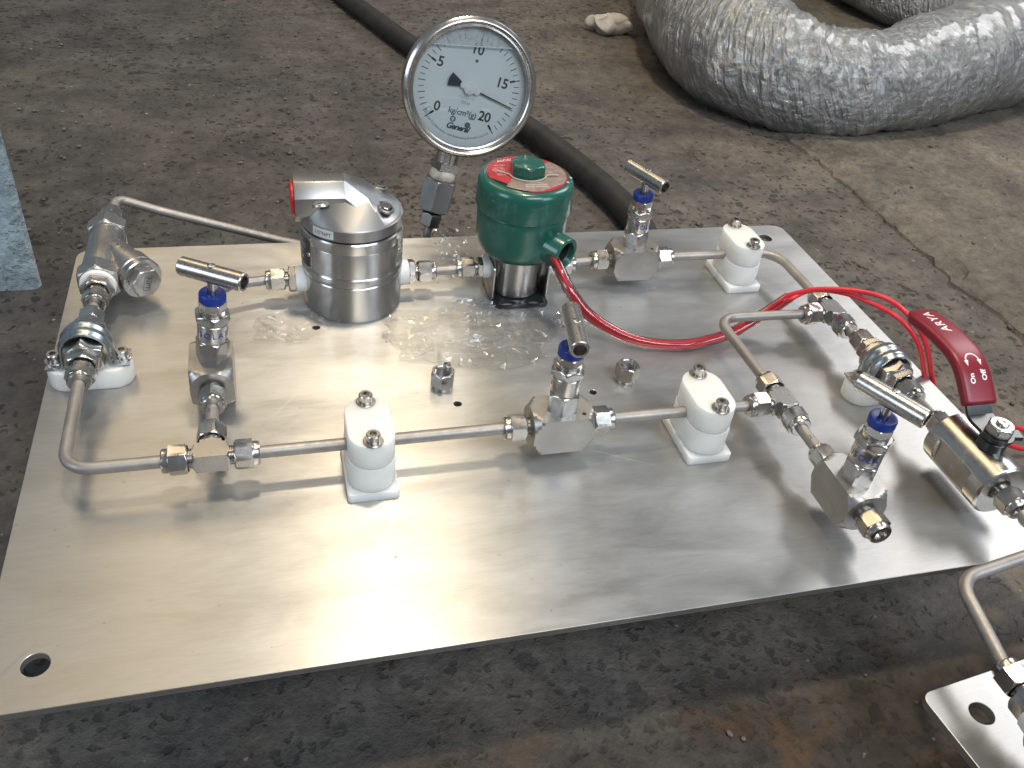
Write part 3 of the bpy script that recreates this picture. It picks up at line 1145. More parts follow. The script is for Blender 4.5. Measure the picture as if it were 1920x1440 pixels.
# ---------------------------------------------------------------- Y strainer
def strainer():
    t = thing("strainer", "Y shaped steel strainer with hex cap at the back left of the plate", "strainer", (27.5, 345, HZ), 0)
    ay = V((0, 1, 0))
    hexbar("end_hex", t, (0, -40, 0), ay, 25.5, 14, FORGE, 1.6, spin=0.0)
    hexbar("end_hex", t, (0, 24, 0), ay, 25.5, 14, FORGE, 1.6, spin=0.0)
    bm = NB()
    loft(bm, frame((0, -28, 0), ay), [(0, 12), (6, 12.6), (20, 12.2), (40, 11.8), (56, 11.6)], 36)
    obj("body", bm, FORGE, t)
    bd = V((28, -44, -2)).normalized()
    br = turned("branch", t, (0, 10, 0), bd, [(0, 10), (10, 11.8), (24, 12.2), (33, 12.4), (33.5, 14.0), (44, 14.2), (44.6, 13.6), (45, 13.6)], FORGE)
    # cast characters on the branch
    bm = NB()

    def wrap(x, y, z):
        a = y / 12.2
        return V(((12.3) * cos(a), 12.3 * sin(a), 20 - x))
    text(bm, "CF8M", 4.6, wrap, 'CENTER', 0, 0, 0.08)
    text(bm, "1/2", 4.0, lambda x, y, z: wrap(x, y + 4.6, z), 'CENTER', 0, 0, 0.08)
    obj("cast_lettering", bm, STEEL, br, 0)
    cp = turned("cap", t, V((0, 10, 0)) + bd * 45.4, bd, [(0, 13.6), (0.6, 14.4), (4.6, 14.4), (5.4, 13.6), (5.4, 9)], STEEL)
    bm = NB()
    loft(bm, I4, chamfered(hexf(19), 5.2, 11.6, 9.5, 0.9), 48)
    hx = obj("cap_hex", bm, FORGE, cp, matrix=Matrix.Rotation(0.35, 4, 'Z'))
    # NPT in a box on the face
    bm = NB()
    f = lambda x, y, z: V((x * cos(2.85) - y * sin(2.85), x * sin(2.85) + y * cos(2.85), 11.68))
    text(bm, "NPT", 4.8, f, 'CENTER', 0, 0, 0.02)
    for x0, x1, y0, y1 in ((-5.2, 5.2, 2.4, 2.7), (-5.2, 5.2, -2.7, -2.4), (-5.2, -4.9, -2.4, 2.4), (4.9, 5.2, -2.4, 2.4)):
        bm.faces.new([bm.verts.new(f(x, y, 0)) for x, y in ((x0, y0), (x1, y0), (x1, y1), (x0, y1))])
    obj("lettering", bm, GREYINK, cp, 0)
    # bushings with tape, both ends
    for s, base in ((-1, -40), (1, 38)):
        d = (0, s, 0)
        turned("thread_tape", t, (0, base, 0), d, [(-0.5, 11.4), (0.5, 11.8), (2.6, 11.2), (3.0, 10.5)], TAPE)
        hexbar("bushing", t, (0, base + s * 2.6, 0), d, 18.5, 8, MACH, 1.2, spin=0.3)
        nut(t, (0, base + s * 10, 0), d, 0.2)
    return t


strainer()


# ---------------------------------------------------------------- regulator
def regulator():
    cx, cy = 197.5, 311.0
    t = thing("filter_regulator", "large turned steel regulator body with nameplates and bolted angular cover", "regulator", (cx, cy, 0))
    turned("lower_body", t, (0, 0, 0), (0, 0, 1), [(0.1, 33.5), (1.2, 34.6), (2, 34.9), (28.6, 35.2), (29.4, 34.6)], TURNED, 96)
    turned("ring", t, (0, 0, 29.4), (0, 0, 1), [(0, 34.4), (0.6, 35.4), (1.2, 35.7), (5.4, 35.7), (6.6, 35.2), (7.2, 34.6)], TURNED, 96)
    turned("upper_body", t, (0, 0, 36.6), (0, 0, 1), [(0, 34.7), (0.7, 35.3), (19, 35.3), (19.4, 35.1), (19.8, 35.3), (26.6, 35.3), (27.6, 34.5), (27.7, 33.8)], TURNED, 96)
    turned("seal", t, (0, 0, 64.2), (0, 0, 1), [(0, 33.6), (1.2, 33.6)], HOLE, 72)
    # cover: disc, octagonal port boss along -X, wedge falling to the right
    bm = NB()
    loft(bm, I4, [(0, 34.4), (0.9, 35.2), (8.4, 35.4), (9.2, 34.6), (15.4, 17.5), (15.6, 12)], 96)
    cv = obj("cover", bm, CAST, t, matrix=Matrix.Translation((0, 0, 65.3)), smooth=24)
    bm = NB()
    oc = hexf(29.5, 8, pi / 8)
    Mo = frame((-38.8, -2, 83.5 - 65.3), (1, 0, 0))
    vb = []
    pts = []
    for k in range(8):
        a = pi / 8 + k * pi / 4
        r = 14.75 / cos(pi / 8)
        pts.append((r * cos(a), r * sin(a)))
    extrude_poly(bm, Mo, pts, 0, 33)
    bevel_sharp(bm, 0.5, 25)
    obj("port_boss", bm, CAST, cv, smooth=24)
    # wedge: hull of the boss end and the right-hand part of the rim
    bm = NB()
    for x, y in pts:
        if x > -7:
            bm.verts.new(Mo @ V((x * 0.99, y * 0.99, 32.8)))
            bm.verts.new(Mo @ V((x * 0.99, y * 0.99, 34 if x > 10 else 48)))
    for k in range(25):
        a = radians(-58 + 132 * k / 24)
        bm.verts.new((35.0 * cos(a), 35.0 * sin(a), 8.4))
        bm.verts.new((35.0 * cos(a), 35.0 * sin(a), 6.0))
    bmesh.ops.convex_hull(bm, input=bm.verts)
    loose = [v for v in bm.verts if not v.link_faces]
    bmesh.ops.delete(bm, geom=loose, context='VERTS')
    bmesh.ops.dissolve_limit(bm, angle_limit=radians(2), verts=bm.verts, edges=bm.edges)
    slope_tree = BVHTree.FromBMesh(bm)
    obj("cover_slope", bm, CAST, cv, smooth=22)
    bm = NB()
    for q in ((-31, -14.6, 12.0), (-20, -16.2, 20.6), (-10, -16.2, 21.8), (0, -16.2, 22.0), (10, -16.2, 23.8)):
        bm.verts.new(q)
        bm.verts.new((q[0], q[1] + 2, 10))
    for k in range(25):
        a = radians(-157 + 101 * k / 24)
        bm.verts.new((34.7 * cos(a), 34.7 * sin(a), 9.1))
        bm.verts.new((34.7 * cos(a), 34.7 * sin(a), 7.0))
    bmesh.ops.convex_hull(bm, input=bm.verts)
    loose = [v for v in bm.verts if not v.link_faces]
    bmesh.ops.delete(bm, geom=loose, context='VERTS')
    bmesh.ops.dissolve_limit(bm, angle_limit=radians(2), verts=bm.verts, edges=bm.edges)
    front_tree = BVHTree.FromBMesh(bm)
    obj("cover_front", bm, CAST, cv, smooth=22)
    turned("port_plug", cv, (-38.9, -2, 83.5 - 65.3), (-1, 0, 0), [(0, 11.5), (1.4, 11.5), (2.0, 10.8)], REDPLUG)
    for a in (-145, -38, 38, 145):
        x, y = 26.2 * cos(radians(a)), 26.2 * sin(radians(a))
        zz = 9.2 + (34.6 - 26.2) * 6.2 / 17.1
        n = V((x, y, 75)).normalized()
        for tree in (slope_tree, front_tree):
            hit = tree.ray_cast(V((x, y, 60)), V((0, 0, -1)))
            if hit[0] is not None and hit[0].z > zz:
                zz = hit[0].z
                n = (hit[1] + V((0, 0, 1.2))).normalized()
        zz += 1.6
        pk = turned("bolt_pocket", t, (x, y, 65.3 + zz - 1.6), n, [(0, 6.6), (1.4, 6.5), (1.9, 6.1), (1.9, 4.9), (0.6, 4.8), (0, 4.8)], CAST, 36, True)
        turned("bolt_recess", t, (x, y, 65.3 + zz - 1.6), n, [(0.2, 4.85), (0.75, 4.85)], HOLE, 24)
        hx = hexf(2.6)
        turned("cover_bolt", t, (x, y, 65.3 + zz - 1.6), n, [(0.5, 3.9), (2.3, 4.0), (2.9, 3.5), (2.9, lambda q: hx(q)), (1.6, lambda q: hx(q))], STEEL, 36)

    # nameplates curved on the body
    def wrapf(r, a0, z0):
        return lambda x, y, z: V(((r) * cos(a0 + x / 35.3), r * sin(a0 + x / 35.3), z0 + y))

    def patch(name, outline, r, a0, z0, material, parent):
        bm = NB()
        cu = bpy.data.curves.new("tmp_flat", 'CURVE')
        cu.dimensions = '2D'
        cu.fill_mode = 'BOTH'
        sp = cu.splines.new('POLY')
        sp.points.add(len(outline) - 1)
        for q, (x, y) in zip(sp.points, outline):
            q.co = (x, y, 0, 1)
        sp.use_cyclic_u = True
        b2 = NB()
        curve_mesh(cu, lambda x, y, z: V((x, y, 0)), b2)
        xs = [v.co.x for v in b2.verts]
        k = math.ceil(min(xs)) + 1.0
        while k < max(xs):
            bmesh.ops.bisect_plane(b2, geom=b2.verts[:] + b2.edges[:] + b2.faces[:], plane_co=(k, 0, 0), plane_no=(1, 0, 0))
            k += 2.0
        f = wrapf(r, a0, z0)
        for v in b2.verts:
            v.co = f(v.co.x, v.co.y, 0)
        ret = bmesh.ops.extrude_face_region(b2, geom=b2.faces[:])
        for v in [g for g in ret['geom'] if isinstance(g, bmesh.types.BMVert)]:
            v.co -= V((v.co.x, v.co.y, 0)).normalized() * 0.7
        bm.free()
        return obj(name, b2, material, parent, smooth=50)
    aL = radians(190)
    npl = patch("nameplate", rrect(-14.5, 14.5, -12.0, 12.0, 2.5), 35.9, aL, 49.5, MACH, t)
    patch("black_panel", rrect(-13.3, 13.3, -10.8, 10.8, 1.8), 35.96, aL, 49.5, BLACKPT, npl)
    patch("grey_field", rrect(-10, 8.5, 2.0, 6.0, 0.3), 36.02, aL, 49.5, GREYST, npl)
    bm = NB()
    text(bm, "CE", 3.2, wrapf(36.05, aL + 0.08, 43.5), 'CENTER', 0, 0, 0.03)
    for k, (s, yy) in enumerate((("REGULATOR", 57.5), ("MAX. INLET", 49.0), ("1/2 NPT", 46.6))):
        text(bm, s, 1.8, wrapf(36.05, aL, yy), 'CENTER')
    obj("lettering", bm, WHITEPR, npl, 0)
    aR = radians(-18)
    np2 = patch("nameplate", rrect(-10, 10, -10.5, 10.5, 2.5), 35.75, aR, 50, MACH, t)
    bm = NB()
    for k, (s, yy) in enumerate((("MODEL", 54), ("SER.", 50.5), ("300", 44))):
        text(bm, s, 2.2, wrapf(35.8, aR - 0.06, yy), 'CENTER')
    obj("lettering", bm, BLACK, np2, 0)
    for a, zz in ((aL + 11.6 / 35.3, 48.5), (aR - 7.6 / 35.3, 50)):
        n = V((cos(a), sin(a), 0))
        turned("drive_screw", t, n * 35.7 + V((0, 0, zz)), n, [(0, 1.9), (0.6, 1.7), (0.9, 0.9)], STEEL, 18)
    st = patch("size_sticker", [(-8, -3.0), (8, -3.0), (8, 3.0), (-8, 3.0)], 35.62, radians(-129), 70.2, PAPER, t)
    bm = NB()
    text(bm, '1/2"NPT', 3.7, wrapf(35.68, radians(-129), 70.0), 'CENTER', 0, 0, 0.02)
    obj("lettering", bm, BLACK, st, 0)
    # side ports: tape, hex and nuts
    for s, y0, z0 in ((-1, -2.0, 20), (1, 0.5, 20)):
        d = (s, 0, 0)
        turned("thread_tape", t, (s * 33, y0, z0), d, [(0, 9.6), (6.2, 9.3), (7.6, 8.8)], TAPE)
        hexbar("adapter", t, (s * 40.4, y0, z0), d, 17.0, 5.2, STEEL, 0.9, spin=0.2)
        nut(t, (s * 45.4, y0, z0), d, 0.15)
    return t


regulator()


# ---------------------------------------------------------------- solenoid valve
def solenoid():
    cx, cy = 321.5, 311.5
    t = thing("solenoid_valve", "green enamelled solenoid coil with red label on a steel valve body", "solenoid valve", (cx, cy, 0))
    turned("valve_body", t, (0, 0, 3), (0, 0, 1), [(0, 17.6), (0.8, 18.3), (38, 18.3)], TURNED, 64)
    # bracket: base with slots, two cheeks
    bm = NB()
    slot = lambda x: [(x + 5.5 * cos(a), -22.2 + 2.3 * sin(a)) for a in [2 * pi * k / 20 for k in range(20)]]
    flat_plate(bm, rrect(-21, 21, -27.5, 23.5, 5), [slot(-10.5), slot(10.5)], 0.4, 2.2, 0.25)
    bk = obj("bracket", bm, BLACKPT, t)
    for s in (-1, 1):
        bm = NB()
        Mx = Matrix(((0, 0, 1, s * 21.2), (1, 0, 0, 0), (0, 1, 0, 0), (0, 0, 0, 1)))
        flat_plate(bm, rrect(-17, 17, 0.6, 30, 4), [circ(0, 21, 7.5)], -0.8, 0.8, 0.25, Mx)
        obj("bracket_cheek", bm, MACH, bk)
    for s in (-1, 1):
        d = (s, 0, 0)
        turned("thread_tape", t, (s * 18, 0, 21), d, [(0, 8.2), (8, 8.2), (9.2, 7.7)], TAPE)
        hexbar("adapter", t, (s * 27, 0, 21), d, 14.6, 4.2, STEEL, 0.8, spin=0.2)
        nut(t, (s * 31, 0, 21), d, 0.2)
    # housing
    bm = NB()
    rings = [(34, 17), (34, 20)]
    for k in range(9):
        a = radians(-90 + 90 * k / 8)
        rings.append((51 + 16.5 * sin(a), 20 + 13.0 * cos(a)))
    rings += [(67, 33.4), (72, 33.8), (72.6, 33.4)]
    loft(bm, I4, rings, 80)
    hs = obj("housing", bm, GREEN, t, 40)
    turned("housing_cap", t, (0, 0, 72.8), (0, 0, 1), [(0, 33.8), (0.5, 34.9), (1.5, 35.2), (17.5, 34.8), (20.6, 34.0), (22.6, 32.4), (23.6, 30.0), (23.8, 28.0), (23.4, 27.2)], GREEN, 80)
    # conduit hub
    d = V((24.5, -36.5, -2)).normalized()
    p = V((0, 0, 53)) + d * 19
    turned("conduit_hub", t, p, d, [(0, 12.4), (24.4, 12.4), (25.4, 11.9), (25.5, 9.6), (25.0, 9.2), (24.6, 9.5), (23.8, 9.1), (23.2, 9.5), (22.4, 9.1), (21.8, 9.5), (21, 9.0), (6, 8.8)], GREEN, 48)
    turned("hub_bore", t, p, d, [(8, 8.7), (20.6, 8.95), (20.6, 8.6), (9, 8.5)], HOLE, 40)
    # label disc, rubbed grey in places, with a clipped edge
    zt = 72.8 + 23.9
    R = 29.0
    ol = [(R * cos(radians(k * 5)), R * sin(radians(k * 5))) for k in range(72)]
    ol = [(x, y) for x, y in ol if x * -0.72 + y * -0.69 < 24.5]
    bm = NB()
    flat_plate(bm, ol, [], zt - 0.2, zt + 0.5, 0.1)
    lb = obj("label_disc", bm, REDLAB, t)

    def sector(name, pts, zz, m):
        bm = NB()
        flat_plate(bm, pts, [], zz, zz + 0.08, 0.01)
        return obj(name, bm, m, lb)
    arc = lambda r, a0, a1, n=14: [(r * cos(radians(a0 + (a1 - a0) * k / n)), r * sin(radians(a0 + (a1 - a0) * k / n))) for k in range(n + 1)]
    pts = arc(28.0, -136, -82, 6) + [(22.4, -17.4)] + arc(28.2, -36, 40, 10) + [(14, 14), (6, 2), (-12.5, -7)]
    sector("rubbed_area", pts, zt + 0.52, GREYLAB)
    bm = NB()
    lt = lambda x, y, z: V((x, y, zt + 0.54))
    text(bm, "ASCO", 4.6, lambda x, y, z: V((x * cos(.25) - y * sin(.25) - 11.5, x * sin(.25) + y * cos(.25) + 21.5, zt + 0.54)), 'CENTER', 0, 0, 0.03)
    for k, (s, x, y) in enumerate((("RED-HAT", -17, 13.5), ("CAT. NO.", -18.5, 9.0), ("SERIAL NO.", -19.0, 6.0), ("PIPE 1/4", -19.0, 3.4), ("VOLTS", -19.0, .8), ("WATTS", -19.0, -1.8))):
        text(bm, s, 2.0, lambda a, b, z, x=x, y=y: V((a + x, b + y, zt + 0.54)), 'CENTER')
    obj("lettering", bm, WHITEPR, lb, 0)
    bm = NB()
    for k, (s, y) in enumerate((("CAUTION", -15.0), ("DE-ENERGIZE COIL", -18.2), ("BEFORE REMOVING", -21.0))):
        text(bm, s, 1.9, lambda a, b, z, y=y: V((a + 2, b + y, zt + 0.64)), 'CENTER')
    obj("lettering", bm, WHITEPR, lb, 0)
    hexbar("cap_nut", t, (0, 0, zt - 2), (0, 0, 1), 23.0, 11.5, GREEN, 1.6, 10.6, spin=0.42)
    # wire clip round the nut
    bm = NB()
    path = [V((-21, 3.5, 0))]
    path += [V((-16.5, 0.0, 0)), V((-13.8, -2.6, 0.2))]
    path += [V((14.2 * cos(radians(a)), 14.2 * sin(radians(a)), 0)) for a in range(205, 336, 10)]
    path += [V((15.8, -5.6, 0.4)), V((21.5, -6.5, 0.6))]
    sweep(bm, catmull(path, 4), 0.62, 8)
    obj("wire_clip", bm, plain("clip_wire", (0.42, 0.36, 0.28), 0.45), t, matrix=Matrix.Translation((0, 0, zt + 1.2)))
    # chipped paint on the rim
    bm = NB()
    for a, r, s in ((-9, 30.6, 2.3), (-20, 31.0, 1.6), (-27, 29.6, 1.5)):
        x, y = r * cos(radians(a)), r * sin(radians(a))
        bmesh.ops.create_icosphere(bm, subdivisions=2, radius=1, matrix=Matrix.Translation((x, y, 72.8 + 23.2 - (r - 30) * 0.75)) @ Matrix.Rotation(radians(a), 4, 'Z') @ Matrix.Diagonal((s * 1.1, s * 0.9, 0.45, 1)))
    for v in bm.verts:
        v.co += V((noise.noise(v.co * .7), noise.noise(v.co * .7 + V((5, 0, 0))), 0)) * 0.3
    obj("paint_chip", bm, plain("chip_grey", (0.36, 0.42, 0.36), 0.7, 0.3), t)
    return t


solenoid()


# ---------------------------------------------------------------- pressure gauge
def gauge():
    base = V((276.5, 409, 2))
    ctr = V((305.5, 430, 113))
    u = (ctr - base).normalized()
    n = V((0.02, -0.95, 0.20))
    n = (n - u * n.dot(u)).normalized()
    x = u.cross(n)
    t = bpy.data.objects.new("pressure_gauge", None)
    t.empty_display_size = 0.01
    COL.objects.link(t)
    m = Matrix.Identity(4)
    for i in range(3):
        m[i][0], m[i][1], m[i][2], m[i][3] = x[i], u[i], n[i], ctr[i] * S
    t.matrix_world = m @ Matrix.Scale(1.05, 4)
    tag(t, "glass fronted dial pressure gauge rising behind the plate, reading 0 to 20", "pressure gauge")
    turned("case", t, (0, 0, 0), (0, 0, 1), [(-30, 44), (-29, 47.5), (-27, 48.5), (-9, 48.5), (-8.5, 50.5)], DARKST, 96)
    turned("bezel", t, (0, 0, 0), (0, 0, 1), [(-9.4, 50.2), (-9.0, 52.2), (-6.0, 52.6), (-1.5, 51.8), (0.6, 49.6), (0.9, 48.6), (0.5, 47.8), (-0.6, 47.2), (-1.2, 46.4), (-1.0, 45.2), (-1.4, 44.4), (-3, 44.2), (-3, 46)], STEEL, 128, False, (False, False))
    turned("glass", t, (0, 0, 0), (0, 0, 1), [(-2.4, 44.6), (-2.2, 44.6)], GLASS, 96)
    dl = turned("dial", t, (0, 0, 0), (0, 0, 1), [(-8.0, 46.5), (-7.6, 46.5)], DIAL, 96)
    zd = -7.5
    sc = lambda v: radians(90 - (v * 13.6 - 136))
    bm = NB()

    def bar(r0, r1, a, w):
        c, s = cos(a), sin(a)
        q = [(r0, -w), (r1, -w), (r1, w), (r0, w)]
        bm.faces.new([bm.verts.new((p * c - k * s, p * s + k * c, zd)) for p, k in q])
    for i in range(41):
        v = i / 2
        a = sc(v)
        if i % 10 == 0:
            bar(32.4, 36.4, a, 0.75)
            bar(36.4, 40.4, a, 0.36)
        elif i % 2 == 0:
            bar(34.6, 40.0, a, 0.30)
        else:
            bar(35.4, 39.6, a, 0.24)
    obj("scale_mark", bm, BLACK, dl, 0)
    at = lambda cx, cy: (lambda a, b, z: V((a + cx, b + cy, zd)))
    bm = NB()
    for s, cx, cy in (("0", -20.8, -19.4), ("5", -26.4, 12.6), ("10", -1.0, 28.2), ("15", 24.4, 9.5), ("20", 18.0, -18.2)):
        text(bm, s, 10.4, at(cx, cy), 'CENTER', 0, 0, 0.22, 0.95)
    obj("numeral", bm, plain("numeral_ink", (0.045, 0.05, 0.055), 0.6), dl, 0)
    bm = NB()
    text(bm, "kg/cm\u00b2(g)", 6.4, at(0, -19.4), 'CENTER', 0, 0, 0.08, 0.95)
    text(bm, "General", 6.4, at(-1.0, -31.0), 'CENTER', 0.35, 0, 0.22, 0.9)
    # curved maker's line at the bottom
    R = 38.2
    text(bm, "Technical Co-llaboration with Budenberg Envedon Ltd U.K", 2.5, lambda a, b, z: V(((R - b) * sin(a / R - 0.10), -(R - b) * cos(a / R - 0.10), zd)), 'CENTER', 0, 0, 0.0, 1.02)
    obj("lettering", bm, GREYINK, dl, 0)
    bm = NB()
    text(bm, "CLASS 1%", 3.0, at(0, -7.6), 'CENTER')
    text(bm, "SS316", 3.0, at(0.2, -11.6), 'CENTER')
    obj("faint_lettering", bm, plain("faint_print", (0.33, 0.37, 0.38), 0.6), dl, 0)
    bm = NB()
    for cx, cy, r in ((-6.2, -25.5, 2.3), (6.4, -27.5, 2.3)):
        ol = circ(cx, cy, r, 20)
        flat_plate(bm, ol, [circ(cx, cy, r * 0.62, 14)] if cx < 0 else [], zd - 0.02, zd + 0.02, 0.004)
    for x0 in (-7.4, -5.6):
        bm.faces.new([bm.verts.new((px, py, zd)) for px, py in ((x0, -26.6), (x0 + .5, -26.6), (x0 + .9, -24.4), (x0 + .4, -24.4))])
    flat_plate(bm, circ(0.4, 20.2, 1.25, 18), [], zd - 0.02, zd + 0.02, 0.004)
    obj("dial_emblem", bm, plain("emblem_ink", (0.14, 0.16, 0.17), 0.6), dl, 0)
    # stop pin
    turned("stop_pin", dl, (-26.5, -22.3, zd), (0, 0, 1), [(0, 2.0), (0.8, 2.0), (0.8, 1.6), (0, 1.6)], DIAL, 20, True)
    # liquid surface and air gap at the top
    bm = NB()
    a0 = math.acos(30.6 / 44)
    pts = [(44 * sin(q), 44 * cos(q)) for q in [a0 - 2 * a0 * k / 30 for k in range(31)]]
    rot = -radians(12)
    pts = [(px * cos(rot) - py * sin(rot), px * sin(rot) + py * cos(rot)) for px, py in [(p[0], p[1]) for p in pts]]
    rot2 = radians(24)
    pts = [(px * cos(rot2) - py * sin(rot2), px * sin(rot2) + py * cos(rot2)) for px, py in pts]
    flat_plate(bm, pts, [], -4.9, -4.6, 0.05)
    wet = plain("wet_glass", (0.93, 0.96, 0.98), 0.4, 0.04, 200, 0.0)
    wn = wet.node_tree
    wa = noise_tex(wn, 140, 5, 0.7)
    wm = N(wn, 'ShaderNodeMapRange')
    wm.inputs[1].default_value, wm.inputs[2].default_value = 0.3, 0.7
    wm.inputs[3].default_value, wm.inputs[4].default_value = 0.12, 0.5
    wn.links.new(wa, wm.inputs[0])
    wn.links.new(wm.outputs[0], wn.nodes["Principled BSDF"].inputs["Alpha"])
    obj("air_gap", bm, wet, t)
    bm = NB()
    p0, p1 = V((*pts[0], -4.5)), V((*pts[-1], -4.5))
    sweep(bm, [p0.lerp(p1, k / 12) + V((0, -0.25 * sin(pi * k / 12), 0)) for k in range(13)], 0.42, 10)
    obj("liquid_line", bm, plain("meniscus", (0.80, 0.84, 0.86), 0.12), t)
    # pointer
    ap = sc(17.35)
    Mp = Matrix.Rotation(ap, 4, 'Z')
    bm = NB()
    extrude_poly(bm, I4, [(2, -0.7), (36.5, -0.38), (38.6, 0), (36.5, 0.38), (2, 0.7)], -5.9, -5.5)
    extrude_poly(bm, I4, [(-6, -1.2), (-6, 1.2), (-10, 2.8), (-16.8, 5.2), (-17.8, 0), (-16.8, -5.2), (-10, -2.8)], -5.9, -5.5)
    pt = obj("pointer", bm, plain("pointer_black", (0.02, 0.024, 0.035), 0.4), t, matrix=Mp)
    bm = NB()
    loft(bm, I4, [(-5.6, 4.7), (-4.4, 4.7), (-4.1, 4.3)], 32)
    loft(bm, Matrix.Translation((6.2, 0, 0)), [(-5.6, 2.6), (-4.7, 2.6), (-4.5, 2.3)], 24)
    loft(bm, Matrix.Translation((-5.8, 0, 0)), [(-5.6, 2.3), (-4.7, 2.3), (-4.5, 2.0)], 24)
    obj("pointer_hub", bm, plain("hub_white", (0.85, 0.87, 0.88), 0.25), pt)
    # stem, adapter and small nut, along -u (local -Y)
    d = (0, -1, 0)
    turned("stem", t, (0, -44, -17), d, [(0, 9.0), (17, 9.0), (18, 8.6)], MACH)
    hexbar("stem_square", t, (0, -60.5, -17), d, 17.0, 7, MACH, 0.8, 9.6, spin=0.5, sides=4)
    turned("thread_tape", t, (0, -67.3, -17), d, [(0, 9.2), (1.5, 10.2), (5.8, 10.4), (7.6, 9.4)], TAPEOLD)
    hexbar("adapter", t, (0, -75, -17), d, 24.0, 26, GREYST, 1.2, spin=0.35)
    turned("adapter_neck", t, (0, -100, -17), d, [(0, 5.8), (4, 5.8)], HOLE)
    hexbar("union_nut", t, (0, -103.4, -17), d, 15.6, 11, DARKST, 1.0, spin=0.2)
    # tube under the gauge
    bm = NB()
    a = m.to_3x3() @ V((0, -113, -17)) + ctr
    b = m.to_3x3() @ V((0, -128, -17)) + ctr
    sweep(bm, fillet([a, b, V((b.x + 2, b.y + 6, -45)), V((340, 425, -58))], 12), TR, 16)
    single("steel_tube", bm, TUBE, "dark tube dropping behind the plate under the dial gauge", "tube", a, "pickled steel tubes of the panel")


gauge()


